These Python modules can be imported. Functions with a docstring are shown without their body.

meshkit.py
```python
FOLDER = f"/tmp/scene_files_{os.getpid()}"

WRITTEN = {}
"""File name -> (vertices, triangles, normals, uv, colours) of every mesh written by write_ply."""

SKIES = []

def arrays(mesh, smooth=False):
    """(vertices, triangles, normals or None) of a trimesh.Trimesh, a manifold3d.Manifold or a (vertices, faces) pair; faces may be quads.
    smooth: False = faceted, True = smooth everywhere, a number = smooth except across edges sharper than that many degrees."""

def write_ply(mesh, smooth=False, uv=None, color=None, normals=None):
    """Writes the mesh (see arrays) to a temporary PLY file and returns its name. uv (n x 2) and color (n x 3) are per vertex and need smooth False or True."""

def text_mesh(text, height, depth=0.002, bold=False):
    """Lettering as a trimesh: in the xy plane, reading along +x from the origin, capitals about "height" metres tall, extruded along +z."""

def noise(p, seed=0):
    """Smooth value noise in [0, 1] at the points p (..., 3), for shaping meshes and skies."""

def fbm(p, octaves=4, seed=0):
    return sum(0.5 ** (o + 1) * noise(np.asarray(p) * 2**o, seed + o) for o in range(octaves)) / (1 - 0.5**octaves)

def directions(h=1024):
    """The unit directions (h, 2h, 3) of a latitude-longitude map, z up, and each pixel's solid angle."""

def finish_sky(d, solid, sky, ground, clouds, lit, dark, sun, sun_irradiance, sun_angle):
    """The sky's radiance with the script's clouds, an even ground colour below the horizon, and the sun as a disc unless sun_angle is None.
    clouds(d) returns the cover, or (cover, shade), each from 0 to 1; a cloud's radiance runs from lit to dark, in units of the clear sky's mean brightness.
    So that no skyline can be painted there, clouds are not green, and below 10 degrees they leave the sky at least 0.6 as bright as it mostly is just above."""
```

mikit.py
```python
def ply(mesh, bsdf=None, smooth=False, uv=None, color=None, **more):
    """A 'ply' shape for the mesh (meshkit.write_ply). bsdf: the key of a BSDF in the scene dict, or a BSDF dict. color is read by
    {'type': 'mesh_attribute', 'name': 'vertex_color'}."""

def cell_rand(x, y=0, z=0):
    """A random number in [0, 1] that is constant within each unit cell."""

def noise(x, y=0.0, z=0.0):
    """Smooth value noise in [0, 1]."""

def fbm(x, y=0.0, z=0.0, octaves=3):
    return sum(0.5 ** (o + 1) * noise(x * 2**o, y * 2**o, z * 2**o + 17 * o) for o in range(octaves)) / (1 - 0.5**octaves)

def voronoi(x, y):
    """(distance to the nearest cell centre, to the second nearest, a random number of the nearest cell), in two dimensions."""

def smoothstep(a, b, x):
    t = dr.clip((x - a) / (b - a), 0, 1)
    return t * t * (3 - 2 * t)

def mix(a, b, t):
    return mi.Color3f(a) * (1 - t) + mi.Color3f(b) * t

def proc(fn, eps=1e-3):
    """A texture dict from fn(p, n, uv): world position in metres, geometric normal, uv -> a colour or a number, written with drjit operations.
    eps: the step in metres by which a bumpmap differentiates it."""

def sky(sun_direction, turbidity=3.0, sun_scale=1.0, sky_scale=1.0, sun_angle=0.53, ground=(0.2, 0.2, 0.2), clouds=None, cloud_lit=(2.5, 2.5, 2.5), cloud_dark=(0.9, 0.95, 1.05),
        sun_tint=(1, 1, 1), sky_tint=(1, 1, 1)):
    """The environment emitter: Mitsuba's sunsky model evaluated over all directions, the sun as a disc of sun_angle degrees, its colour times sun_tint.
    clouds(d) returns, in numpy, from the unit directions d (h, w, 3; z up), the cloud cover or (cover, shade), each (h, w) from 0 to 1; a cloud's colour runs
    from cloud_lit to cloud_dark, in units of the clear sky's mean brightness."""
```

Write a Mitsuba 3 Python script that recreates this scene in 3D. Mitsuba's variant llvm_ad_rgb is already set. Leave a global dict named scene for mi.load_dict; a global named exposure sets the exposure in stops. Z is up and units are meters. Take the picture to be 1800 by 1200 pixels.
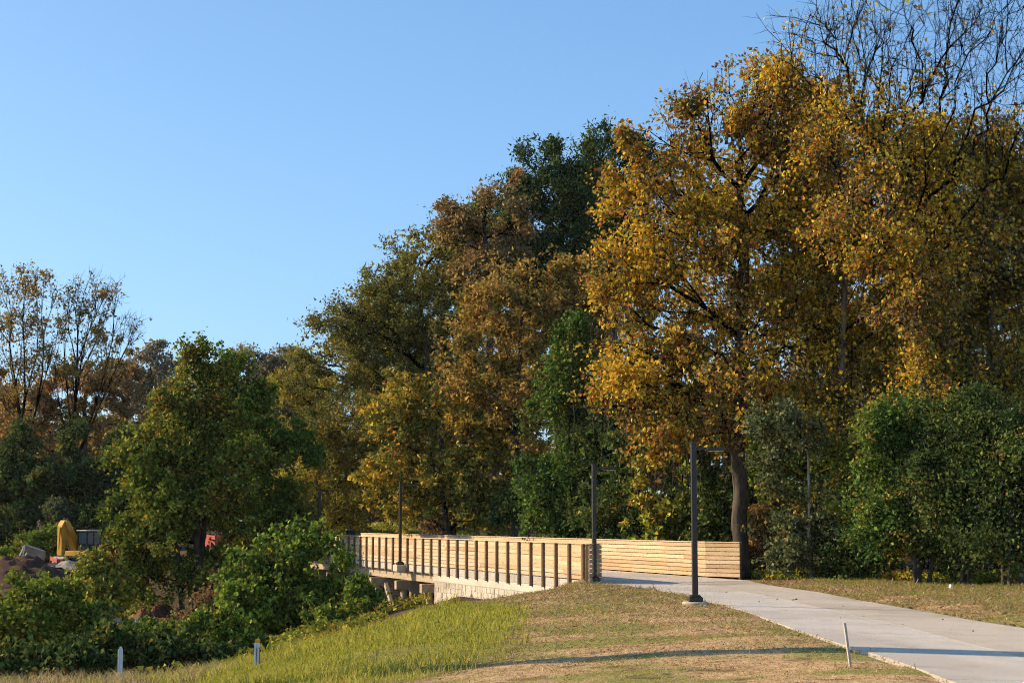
import math, random
import numpy as np, trimesh, mitsuba as mi, mikit, meshkit, drjit as dr
import manifold3d as m3
from scipy.interpolate import RBFInterpolator
from scipy.spatial import cKDTree
from mikit import noise, fbm, smoothstep, mix, proc

T = mi.ScalarTransform4f
scene, labels = {}, {}

# ------------------------------------------------------------------ camera, sky, exposure
FPX, TILT = 3000.0, math.atan(318 / 3000)
CAM = np.array([0, 0, 1.95])
FW = np.array([0, math.cos(TILT), math.sin(TILT)])
UP = np.array([0, -math.sin(TILT), math.cos(TILT)])
scene['camera'] = {'type': 'perspective', 'fov': math.degrees(2 * math.atan(900 / FPX)), 'fov_axis': 'x',
                   'near_clip': 0.1, 'far_clip': 6000.0,
                   'to_world': T().look_at(origin=CAM.tolist(), target=(CAM + FW).tolist(), up=[0, 0, 1])}
SUN_AZ, SUN_EL = math.radians(11), math.radians(26)          # azimuth: from straight left towards the view direction
SUN = np.array([-math.cos(SUN_AZ) * math.cos(SUN_EL), math.sin(SUN_AZ) * math.cos(SUN_EL), math.sin(SUN_EL)])
scene['sky_light'] = mikit.sky(SUN.tolist(), turbidity=4.0, sun_scale=1.4, sky_scale=1.34, ground=(0.12, 0.10, 0.06),
                               sun_tint=(1.0, 0.98, 0.94), sky_tint=(0.76, 1.0, 1.27))
exposure = 2.1


def P(x, y, Y):
    """The point at depth Y that the photograph's pixel (x, y of 1800 x 1200) looks at."""
    r = FW * FPX + UP * (600 - y)
    return np.array([(x - 900), r[1], r[2]]) * (Y / r[1]) + CAM


def G(x, y, z=0.0):
    r = FW * FPX + UP * (600 - y)
    k = (z - CAM[2]) / r[2]
    return np.array([(x - 900) * k, r[1] * k, z])


# thin autumn air
scene['haze_air'] = {'type': 'homogeneous', 'albedo': {'type': 'rgb', 'value': [0.93, 0.95, 0.97]}, 'sigma_t': 0.00005}
scene['haze'] = {'type': 'cube', 'to_world': T().translate([0, 900, 16]).scale([3400, 3400, 26]), 'bsdf': {'type': 'null'}, 'interior': {'type': 'ref', 'id': 'haze_air'}}
scene['camera']['medium'] = {'type': 'ref', 'id': 'haze_air'}
labels['haze'] = {'label': 'thin pale haze in the air between the trees', 'kind': 'stuff'}

# ------------------------------------------------------------------ naming helpers
def numbered(name):
    used = lambda n: n in scene or n in labels or any(k.startswith(n + '__') for k in scene)
    if not used(name):
        return name
    i = 1
    while used(f'{name}_{i:03d}'):
        i += 1
    return f'{name}_{i:03d}'


COUNT = {}


def part_key(parent, name):
    n = COUNT.get((parent, name), 0)
    COUNT[(parent, name)] = n + 1
    return f'{parent}__{name}' + (f'_{n:03d}' if n else '')


def tag(key, label=None, cat=None, group=None, kind=None):
    d = labels.setdefault(key, {})
    for k, v in (('label', label), ('category', cat), ('group', group), ('kind', kind)):
        if v:
            d[k] = v


def thing(name, label, cat, group=None):
    k = numbered(name)
    tag(k, label, cat, group)
    return k


def put(key, mesh, bsdf, smooth=False, **kw):
    scene[key] = mikit.ply(mesh, bsdf, smooth=smooth, **kw)
    return key


def part(parent, name, mesh, bsdf, smooth=False, label=None, kind=None, **kw):
    k = part_key(parent, name)
    put(k, mesh, bsdf, smooth, **kw)
    if label or kind:
        tag(k, label, kind=kind)
    return k


# ------------------------------------------------------------------ materials
def bsdf(key, d):
    scene[key] = d


def simple(key, color, rough=0.7, metallic=0.0, var=0.25, scale=3.0, spec=0.4):
    c = np.array(color)
    def fn(p, n, uv):
        t = fbm(p.x * scale, p.y * scale, p.z * scale, 3)
        return mi.Color3f(*(c * (1 - var)).tolist()) * (1 - t) + mi.Color3f(*(c * (1 + var)).tolist()) * t
    bsdf(key, {'type': 'principled', 'base_color': proc(fn), 'roughness': rough, 'metallic': metallic, 'specular': spec})


ATTR = {'type': 'mesh_attribute', 'name': 'vertex_color'}
bsdf('m_leaf', {'type': 'principledthin', 'base_color': ATTR, 'roughness': 0.40, 'diff_trans': 0.6, 'spec_trans': 0.0, 'eta': 1.4})
bsdf('m_leaf_waxy', {'type': 'principledthin', 'base_color': ATTR, 'roughness': 0.24, 'diff_trans': 0.45, 'spec_trans': 0.0, 'eta': 1.5})
bsdf('m_blade', {'type': 'principledthin', 'base_color': ATTR, 'roughness': 0.55, 'diff_trans': 0.9, 'spec_trans': 0.0, 'eta': 1.3})


def bark_material(key, dark, light):
    def fn(p, n, uv):
        a = fbm(p.x * 14, p.y * 14, p.z * 3.0, 3)
        b = fbm(p.x * 1.3 + 5, p.y * 1.3, p.z * 1.3, 2)
        t = smoothstep(0.25, 0.75, a * 0.7 + b * 0.4)
        return mix(dark, light, t)
    bsdf(key, {'type': 'principled', 'base_color': proc(fn), 'roughness': 0.9, 'specular': 0.2})


bark_material('m_bark_dark', (0.03, 0.024, 0.02), (0.10, 0.08, 0.065))
bark_material('m_bark_grey', (0.11, 0.095, 0.08), (0.31, 0.27, 0.23))
bark_material('m_bark_pale', (0.17, 0.15, 0.13), (0.42, 0.38, 0.33))

# bridge frame: s runs along the bridge away from the camera, t to its right
CB = np.array([2.94, 56.3, 0.0])
DB = np.array([-0.313, 0.95, 0.0]); DB /= np.linalg.norm(DB)
NB = np.array([DB[1], -DB[0], 0.0])


def wood_material(key, base, dark, seed):
    bx, by = float(DB[0]), float(DB[1])
    def fn(p, n, uv):
        a = p.x * bx + p.y * by
        c = p.x * by - p.y * bx
        w = noise(a * 0.9 + seed, c * 2, p.z * 4) * 1.4
        g = fbm(a * 1.1 + seed * 3, c * 30 + w, p.z * 46 + w * 2.2, 3)
        m = noise(a * 0.35 + seed * 7, p.z * 7.0 + seed, c * 7.0)
        k = smoothstep(0.80, 0.9, noise(a * 4.2 + seed * 5, p.z * 13, c * 13))
        col = mix(base, dark, dr.clip(smoothstep(0.35, 0.8, g) * 0.55 + (m - 0.5) * 0.55, 0, 1))
        return mix(col, (0.20, 0.10, 0.045), k * 0.5)
    bsdf(key, {'type': 'principled', 'base_color': proc(fn), 'roughness': 0.75, 'specular': 0.25})


wood_material('m_wood_a', (0.50, 0.36, 0.23), (0.35, 0.235, 0.135), 1.3)
wood_material('m_wood_b', (0.56, 0.415, 0.275), (0.41, 0.285, 0.17), 7.7)
wood_material('m_wood_c', (0.41, 0.28, 0.165), (0.28, 0.18, 0.095), 13.1)
wood_material('m_wood_d', (0.46, 0.34, 0.205), (0.30, 0.22, 0.13), 23.9)
wood_material('m_post_wood', (0.17, 0.115, 0.07), (0.09, 0.06, 0.037), 31.0)
wood_material('m_old_wood', (0.36, 0.29, 0.21), (0.17, 0.13, 0.09), 41.0)
WOODS = ['m_wood_a', 'm_wood_b', 'm_wood_c', 'm_wood_d']


def concrete_material(key, base, stain, scale, rough=0.85):
    def fn(p, n, uv):
        a = fbm(p.x * scale, p.y * scale, p.z * scale, 4)
        b = fbm(p.x * scale * 0.16 + 9, p.y * scale * 0.16, p.z * scale * 0.3, 3)
        f = noise(p.x * 55, p.y * 55, p.z * 55)
        t = dr.clip(smoothstep(0.42, 0.85, a) * 0.5 + smoothstep(0.45, 0.7, b) * 0.65, 0, 1)
        return mix(base, stain, t) * (0.93 + 0.14 * f)
    bsdf(key, {'type': 'principled', 'base_color': proc(fn), 'roughness': rough, 'specular': 0.3})


concrete_material('m_path_a', (0.385, 0.355, 0.315), (0.295, 0.265, 0.225), 2.2)
concrete_material('m_path_b', (0.355, 0.315, 0.262), (0.27, 0.232, 0.182), 2.0)
concrete_material('m_concrete', (0.48, 0.44, 0.38), (0.31, 0.27, 0.22), 1.6)
concrete_material('m_stone_face', (0.44, 0.40, 0.34), (0.27, 0.235, 0.19), 2.6)
concrete_material('m_footing', (0.42, 0.37, 0.30), (0.28, 0.23, 0.17), 6)
concrete_material('m_rubble', (0.33, 0.30, 0.265), (0.22, 0.18, 0.14), 3)
simple('m_bronze', (0.026, 0.021, 0.018), 0.42, 0.0, 0.2, 4, 0.5)
simple('m_lens', (0.55, 0.55, 0.5), 0.4)
simple('m_galv', (0.5, 0.5, 0.48), 0.4, 0.6)
simple('m_ex_yellow', (0.56, 0.30, 0.025), 0.45, 0, 0.25, 2)
simple('m_ex_dark', (0.035, 0.033, 0.032), 0.6)
simple('m_ex_steel', (0.14, 0.13, 0.125), 0.55, 0.2, 0.4, 3)
simple('m_ex_cream', (0.62, 0.57, 0.47), 0.5)
simple('m_hopper', (0.27, 0.215, 0.17), 0.6, 0.1, 0.4, 2)
simple('m_hopper_end', (0.62, 0.60, 0.57), 0.5)
simple('m_red_mesh', (0.46, 0.06, 0.05), 0.6, 0, 0.15, 1)
simple('m_white', (0.74, 0.74, 0.74), 0.5, 0, 0.12, 6)
simple('m_marker_front', (0.60, 0.63, 0.68), 0.5, 0, 0.1, 8)
simple('m_orange', (0.75, 0.30, 0.02), 0.55, 0, 0.1, 6)
simple('m_black_ink', (0.02, 0.02, 0.03), 0.6)
simple('m_stake', (0.44, 0.38, 0.33), 0.8, 0, 0.25, 18)
simple('m_jacket', (0.012, 0.013, 0.02), 0.85)
simple('m_trousers', (0.05, 0.028, 0.022), 0.85)
simple('m_shoe', (0.02, 0.02, 0.02), 0.7)
simple('m_skin', (0.33, 0.19, 0.13), 0.55)
simple('m_hair', (0.03, 0.022, 0.018), 0.6)
simple('m_dirt', (0.085, 0.050, 0.034), 0.95, 0, 0.45, 1.6, 0.1)
simple('m_red_clay', (0.13, 0.06, 0.034), 0.95, 0, 0.4, 1.2, 0.1)
simple('m_gravel', (0.22, 0.205, 0.19), 0.95, 0, 0.45, 5, 0.1)
bsdf('m_cab_glass', {'type': 'principled', 'base_color': {'type': 'rgb', 'value': [0.10, 0.16, 0.17]}, 'roughness': 0.12, 'specular': 0.8})


def ground_fn(p, n, uv):
    # uv.x: how much is mown lawn with straw, uv.y: how much is tall grass; the rest is litter and bare soil
    f = fbm(p.x * 9, p.y * 9, 0, 4)
    g = fbm(p.x * 0.55, p.y * 0.95, 3.0, 3)
    soil = mix((0.05, 0.033, 0.02), (0.115, 0.07, 0.038), f)
    straw = mix((0.22, 0.14, 0.07), (0.48, 0.335, 0.185), f)
    green = mix((0.105, 0.12, 0.028), (0.22, 0.215, 0.06), f)
    lawn = mix(straw, green, smoothstep(0.46, 0.60, g + (f - 0.5) * 0.25) * 0.9)
    lawn = mix(lawn, soil, smoothstep(0.62, 0.8, fbm(p.x * 2.3 + 40, p.y * 2.6, 1.0, 3)) * 0.7)
    tall = mix((0.10, 0.09, 0.025), (0.20, 0.18, 0.05), f)
    c = mix(soil, lawn, dr.clip(uv.x, 0, 1))
    return mix(c, tall, dr.clip(uv.y, 0, 1))


bsdf('m_ground', {'type': 'principled', 'base_color': proc(ground_fn), 'roughness': 0.95, 'specular': 0.1})

# ------------------------------------------------------------------ terrain
def bs(s, t, z=0.0):
    return CB + DB * s + NB * t + np.array([0, 0, z])


ctrl = []
def c3(*pts):
    ctrl.extend([tuple(map(float, p)) for p in pts])


c3((0, -5, .35), (0, 8, .1), (-20, 0, -.3), (20, 0, .3), (40, 0, 1), (-60, 0, -1), (0, -60, 1), (40, -60, 1), (-60, -60, 0))
c3((4.36, 40.6, 0), (2.64, 54.7, 0), (2.2, 56.5, -.02), (4.7, 30, -.02), (5.1, 22, -.04), (5.2, 14, -.04), (5.4, 35, 0), (5.2, 46, 0), (4, 52, 0))
c3((9.4, 31, -.09), (9.0, 22, -.10), (9.0, 40, -.05), (8.5, 50, -.03), (8, 57, 0), (12, 40, -.03), (15, 48, 0), (13, 54, 0), (20, 40, .1), (25, 50, .3))
c3((2, 25, -.14), (2, 33, -.06), (2, 42, -.02), (0, 23.4, -.3), (0.4, 33.5, -.16), (.5, 46.5, -.10))
c3(P(600, 1206, 26.5), P(300, 1232, 30.5), P(0, 1245, 33), (-16, 34, -2.2), (-6, 22, -.8), (-10, 26, -1.1), (-20, 24, -1.8))
c3(P(1000, 1033, 53), P(960, 1042, 50.5), P(935, 1048, 48.5), P(900, 1054, 48.5), P(980, 1050, 57), P(930, 1056, 60), P(870, 1064, 62))
c3(P(840, 1060, 50), P(740, 1078, 51), P(660, 1102, 49), P(560, 1132, 45), P(440, 1192, 38), P(200, 1208, 36.5), P(0, 1210, 36.5), P(300, 1204, 36.5))
c3(P(720, 1110, 41), P(600, 1150, 34), P(850, 1100, 38), P(800, 1150, 31))
c3(bs(2, -.5, -.12), bs(9.5, -.6, -.86), bs(15, -.7, -1.25), bs(19.5, -.8, -1.6), bs(12, -4, -1.4), bs(6, -3, -.55), bs(24, -1, -2.8), bs(30, 0, -3.6), bs(40, 0, -3.6), bs(50, 0, -3), bs(60, 0, -.4), bs(66, 0, 0))
c3((-6, 57, -2.6), (-9, 50, -3.0), (-12, 46, -3.1), (-16, 48, -3.2), (-10, 60, -3.6), (-16, 62, -3.6), (-22, 60, -3.6), (-14, 75, -3.8), (-22, 80, -3.6), (-10, 75, -3.8), (-9, 88, -3.7), (-17, 95, -3.5))
c3((-27, 95, -3.2), (-34, 112, -2.0), (-35, 136, -1.45), (-28, 132, -1.2), (-22, 118, -.2), (-18, 116, -.1), (-45, 130, -1), (-50, 165, 0), (-25, 160, .3), (-45, 100, -2), (-40, 80, -2.5), (-30, 60, -3), (-35, 45, -2.5))
c3(bs(5, 6.5, -.1), bs(14, 7, -.5), bs(24, 7.5, -1.2), bs(40, 8, -1.2), bs(52, 8, -.4), bs(62, 8, 0.2), bs(20, 16, -.4), bs(40, 20, 0), P(650, 934, 128), P(720, 934, 128), P(790, 940, 126), P(700, 924, 136), P(800, 930, 134), P(640, 924, 140), (10, 100, .5), (20, 80, .4), (14, 64, .1), (25, 70, .4), (40, 60, .6), (30, 110, 1))
for a in range(12):
    r = 420.0
    c3((r * math.cos(a * math.pi / 6), 120 + r * math.sin(a * math.pi / 6), 1.0))
for a in range(8):
    c3((3500 * math.cos(a * math.pi / 4), 3500 * math.sin(a * math.pi / 4), 2.0))
ctrl = np.array(ctrl)
_warp = lambda q: np.stack([np.arcsinh(q[:, 0] / 60) * 60, np.arcsinh((q[:, 1] - 60) / 80) * 80], 1)
_rbf = RBFInterpolator(_warp(ctrl[:, :2]), ctrl[:, 2], kernel='linear', smoothing=0.05)

# path edges in plan, photograph order: from the bridge towards and past the camera
LE = np.array([G(1058, 1026)[:2], G(1150, 1035)[:2], G(1212, 1047)[:2], G(1262, 1060)[:2], G(1310, 1073)[:2], G(1387, 1101)[:2], G(1467, 1129, -.02)[:2], G(1550, 1155, -.03)[:2], G(1610, 1175, -.03)[:2], G(1673, 1201, -.04)[:2], (5.55, 16), (5.7, 8), (5.9, -40)])
RE = np.array([G(1297, 1017.5)[:2], G(1360, 1028)[:2], G(1440, 1039, -.03)[:2], G(1533, 1056, -.05)[:2], G(1633, 1074, -.07)[:2], G(1717, 1091, -.09)[:2], G(1800, 1104, -.10)[:2], (9.75, 22), (9.85, 14), (9.9, 8), (10, -40)])
LE = LE[np.argsort(LE[:, 1])]; RE = RE[np.argsort(RE[:, 1])]
left_x = lambda y: np.interp(y, LE[:, 1], LE[:, 0])
right_x = lambda y: np.interp(y, RE[:, 1], RE[:, 0])


def base_height(x, y):
    q = np.stack([np.ravel(x), np.ravel(y)], 1).astype(float)
    out = np.empty(len(q))
    w = _warp(q)
    for i in range(0, len(q), 20000):
        out[i:i + 20000] = _rbf(w[i:i + 20000])
    return out.reshape(np.shape(x))


def path_z(x, y):
    return np.interp(x, [4.4, 5.5, 9.4, 12], [0.0, -.02, -.095, -.12]) * np.clip((60 - y) / 14, 0, 1)


def height(x, y):
    x, y = np.asarray(x, float), np.asarray(y, float)
    z = base_height(x, y)
    near = np.clip((75 - y) / 20, 0, 1)
    q = np.stack([x, y, x * 0], -1)
    z = z + near * (meshkit.fbm(q * 0.8, 3, 3) - 0.5) * 0.10 + (1 - near) * (meshkit.fbm(q * 0.12, 3, 5) - 0.5) * 0.5
    # beside and under the path the ground follows its slope
    l, r = left_x(y), right_x(y)
    d = np.maximum(np.maximum(l - x, x - r), 0)
    w = np.where((y < 57) & (y > -40), np.clip(1 - d / 1.6, 0, 1), 0)
    w = w * w * (3 - 2 * w)
    inside = (x > l + .15) & (x < r - .15) & (y < 60)
    z = z * (1 - w) + w * (path_z(x, y) - .015 - .07 * inside)
    s = (x - CB[0]) * DB[0] + (y - CB[1]) * DB[1]
    t = (x - CB[0]) * NB[0] + (y - CB[1]) * NB[1]
    deck = (s > -.6) & (s < 64) & (t > -.03) & (t < 5.6)
    return np.where(deck, np.minimum(z, -.5), z)


H = lambda x, y: float(height(np.array([x]), np.array([y]))[0])


def tall_mask(x, y):
    """1 where the tall grass grows, left of the mown lawn."""
    q = np.stack([x, y, x * 0], -1)
    e = np.interp(y, [0, 20, 23, 25, 26.5, 28, 31, 34, 45, 50, 56, 60, 75], [-14, -7, -4.2, -2.6, -1.2, -.5, 0.15, .35, .2, -1.0, -1.2, -1.8, -6.5])
    e = e + (meshkit.fbm(q * 0.7, 3, 11) - 0.5) * 0.9
    return np.clip((e - x) / 0.9 + .3, 0, 1)


def graded(*spans):
    out = []
    for a, b, n in spans:
        out.append(np.linspace(a, b, n, endpoint=False))
    return np.concatenate(out + [[spans[-1][1]]])


gx = graded((-3000, -400, 8), (-400, -60, 14), (-60, -24, 22), (-24, 22, 104), (22, 60, 22), (60, 400, 12), (400, 3000, 8))
gy = graded((-1500, -60, 8), (-60, 10, 20), (10, 18, 14), (18, 72, 135), (72, 150, 60), (150, 400, 22), (400, 3500, 10))
GX, GY = np.meshgrid(gx, gy, indexing='ij')
GZ = height(GX, GY)
lawn = np.clip((right_x(GY) + 14 - GX) / 1.0, 0, 1) * np.clip((58.5 - GY + (GX - 8) * -1.2 * (GX > 8)) / 1.5, 0, 1)
tall = tall_mask(GX, GY)
ravine = np.clip((-0.9 - GZ) / 0.6, 0, 1) * (GY > 39)
bank = ((GY > 118) & (GY < 142) & (GX > -16) & (GX < -2)) * 1.0
lawn = lawn * (1 - tall)
tall = np.maximum(tall * (1 - ravine) * (GY < 60), bank)
nx, ny = GX.shape
ii, jj = np.meshgrid(np.arange(nx - 1), np.arange(ny - 1), indexing='ij')
quad = np.stack([ii * ny + jj, (ii + 1) * ny + jj, (ii + 1) * ny + jj + 1, ii * ny + jj + 1], -1).reshape(-1, 4)
put('ground', (np.stack([GX, GY, GZ], -1).reshape(-1, 3), quad), 'm_ground', True, uv=np.stack([lawn.ravel(), tall.ravel()], 1))
tag('ground', 'grassy slope and ravine floor with straw, soil and leaf litter', kind='structure')

# ------------------------------------------------------------------ mesh helpers
class MB:
    def __init__(self):
        self.v, self.f, self.n = [], [], 0

    def add(self, v, f):
        self.v.append(np.asarray(v, float)); self.f.append(np.asarray(f) + self.n); self.n += len(v)
        return self

    def mesh(self):
        return trimesh.Trimesh(np.vstack(self.v), np.vstack(self.f), process=False)

    def box(self, o, u, v, w):
        """A box from corner o with edge vectors u, v, w."""
        o, u, v, w = (np.asarray(a, float) for a in (o, u, v, w))
        c = np.array([o, o + u, o + u + v, o + v, o + w, o + u + w, o + u + v + w, o + v + w])
        f = np.array([[0, 3, 2], [0, 2, 1], [4, 5, 6], [4, 6, 7], [0, 1, 5], [0, 5, 4], [1, 2, 6], [1, 6, 5], [2, 3, 7], [2, 7, 6], [3, 0, 4], [3, 4, 7]])
        if np.dot(np.cross(u, v), w) < 0:
            f = f[:, ::-1]
        return self.add(c, f)

    def bevel(self, o, u, v, w, b=0.006):
        """The same with chamfered edges."""
        o, u, v, w = (np.asarray(a, float) for a in (o, u, v, w))
        L = [np.linalg.norm(a) for a in (u, v, w)]
        e = [a / l for a, l in zip((u, v, w), L)]
        pts = []
        for i in (0, 1):
            for j in (0, 1):
                for k in (0, 1):
                    c = o + u * i + v * j + w * k
                    sg = [1 if q == 0 else -1 for q in (i, j, k)]
                    for a in range(3):
                        pts.append(c + sum(e[m] * sg[m] * b for m in range(3) if m != a))
        h = trimesh.convex.convex_hull(np.array(pts))
        return self.add(h.vertices, h.faces)


def box(o, u, v, w, b=0):
    m = MB()
    return (m.bevel(o, u, v, w, b) if b else m.box(o, u, v, w)).mesh()


def cbox(c, size, rz=0.0, b=0.0, rx=0.0):
    """A box centred on c, turned by rx about x and then rz about z."""
    sx, sy, sz = size
    m = box((-sx / 2, -sy / 2, -sz / 2), (sx, 0, 0), (0, sy, 0), (0, 0, sz), b)
    m.apply_transform(trimesh.transformations.rotation_matrix(rx, [1, 0, 0]))
    m.apply_transform(trimesh.transformations.rotation_matrix(rz, [0, 0, 1]))
    m.apply_translation(c)
    return m


def tubes(P0, P1, R0, R1, sides):
    """Many tapered tubes in one mesh."""
    P0, P1 = np.asarray(P0, float), np.asarray(P1, float)
    d = P1 - P0
    d /= np.linalg.norm(d, axis=1, keepdims=True) + 1e-9
    a = np.cross(d, np.where(np.abs(d[:, 2:]) < 0.9, [[0, 0, 1.0]], [[1.0, 0, 0]]))
    a /= np.linalg.norm(a, axis=1, keepdims=True) + 1e-9
    b = np.cross(d, a)
    an = np.arange(sides) * 2 * np.pi / sides
    ring = np.cos(an)[None, :, None] * a[:, None] + np.sin(an)[None, :, None] * b[:, None]
    v = np.concatenate([P0[:, None] + ring * np.asarray(R0)[:, None, None], P1[:, None] + ring * np.asarray(R1)[:, None, None]], 1)
    i = np.arange(sides); j = (i + 1) % sides
    f = np.vstack([np.stack([i, i + sides, j + sides], 1), np.stack([i, j + sides, j], 1)])
    F = (f[None] + (np.arange(len(P0)) * 2 * sides)[:, None, None]).reshape(-1, 3)
    return v.reshape(-1, 3), F


def pole(points, radii, sides=12, wob=0.0, seed=0):
    """A closed tube through the points."""
    p = np.asarray(points, float); r = np.asarray(radii, float)
    t = np.gradient(p, axis=0); t /= np.linalg.norm(t, axis=1, keepdims=True)
    a = np.cross(t, np.where(np.abs(t[:, 2:]) < 0.9, [[0, 0, 1.0]], [[1.0, 0, 0]]))
    for k in range(1, len(a)):
        a[k] = a[k - 1] - t[k] * np.dot(a[k - 1], t[k])
    a /= np.linalg.norm(a, axis=1, keepdims=True)
    b = np.cross(t, a)
    an = np.arange(sides) * 2 * np.pi / sides
    ring = np.cos(an)[None, :, None] * a[:, None] + np.sin(an)[None, :, None] * b[:, None]
    v = p[:, None] + ring * r[:, None, None]
    if wob:
        k = meshkit.fbm(v * np.array([2.5, 2.5, .8]) + seed, 3, seed) - 0.5
        v = v + ring * (r[:, None] * k * wob)[..., None]
    n = len(p)
    f = []
    for i in range(n - 1):
        for j in range(sides):
            q, w = i * sides + j, i * sides + (j + 1) % sides
            f += [[q, q + sides, w + sides], [q, w + sides, w]]
    v = np.vstack([v.reshape(-1, 3), p[:1], p[-1:]])
    for j in range(sides):
        f += [[n * sides, j, (j + 1) % sides], [n * sides + 1, (n - 1) * sides + (j + 1) % sides, (n - 1) * sides + j]]
    m = trimesh.Trimesh(v, np.array(f), process=False)
    if m.volume < 0:
        m.invert()
    return m


def lathe(profile, c, sides=24):
    m = trimesh.creation.revolve(np.array(profile, float), sections=sides)
    m.apply_translation(c)
    if m.volume < 0:
        m.invert()
    return m


def join(*ms):
    return trimesh.util.concatenate(list(ms))


# ------------------------------------------------------------------ the path: concrete panels in two lanes
path_joint = list(np.arange(-38, 56, 4.6))
labels['path'] = {'label': 'pale concrete path curving from the lawn on to the bridge', 'kind': 'structure'}
Ys = np.arange(-38.0, 55.9, 0.46)


def path_pt(f, y):
    """The point a fraction f across the path at station y; stations lean so that joints stand square to the path."""
    lean = np.interp(y, [30, 55], [0.0, 0.36])
    l = np.array([left_x(y), y]); yr = y + lean * 4.2
    r = np.array([right_x(yr), yr])
    q = l + (r - l) * f
    return np.array([q[0], q[1], path_z(q[0], q[1]) + .012])


for lane, (f0, f1) in enumerate(((0.0, .5), (.5, 1.0))):
    ends = list(np.arange(-38.0, 55.0, 4.6)) + [55.9]
    for a, b in zip(ends[:-1], ends[1:]):
        ys = np.linspace(a + .012, b - .012, 10)
        g = 0.010
        rows = [[path_pt(f0 + (g / 4 if lane else 0), y) for y in ys], [path_pt((f0 + f1) / 2, y) for y in ys], [path_pt(f1 - (0 if lane else g / 4), y) for y in ys]]
        top = np.array(rows); bot = top - [0, 0, .12]
        k, n = top.shape[:2]
        v = np.vstack([top.reshape(-1, 3), bot.reshape(-1, 3)])
        f = []
        for i in range(k - 1):
            for j in range(n - 1):
                q = i * n + j
                f += [[q, q + n, q + n + 1], [q, q + n + 1, q + 1]]
        loop = [j for j in range(n)] + [i * n + n - 1 for i in range(1, k)] + [(k - 1) * n + j for j in range(n - 2, -1, -1)] + [i * n for i in range(k - 2, 0, -1)]
        for q, w in zip(loop, loop[1:] + loop[:1]):
            f += [[q, w, w + k * n], [q, w + k * n, q + k * n]]
        part('path', 'slab', (v, np.array(f)), 'm_path_b' if lane else 'm_path_a')

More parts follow.
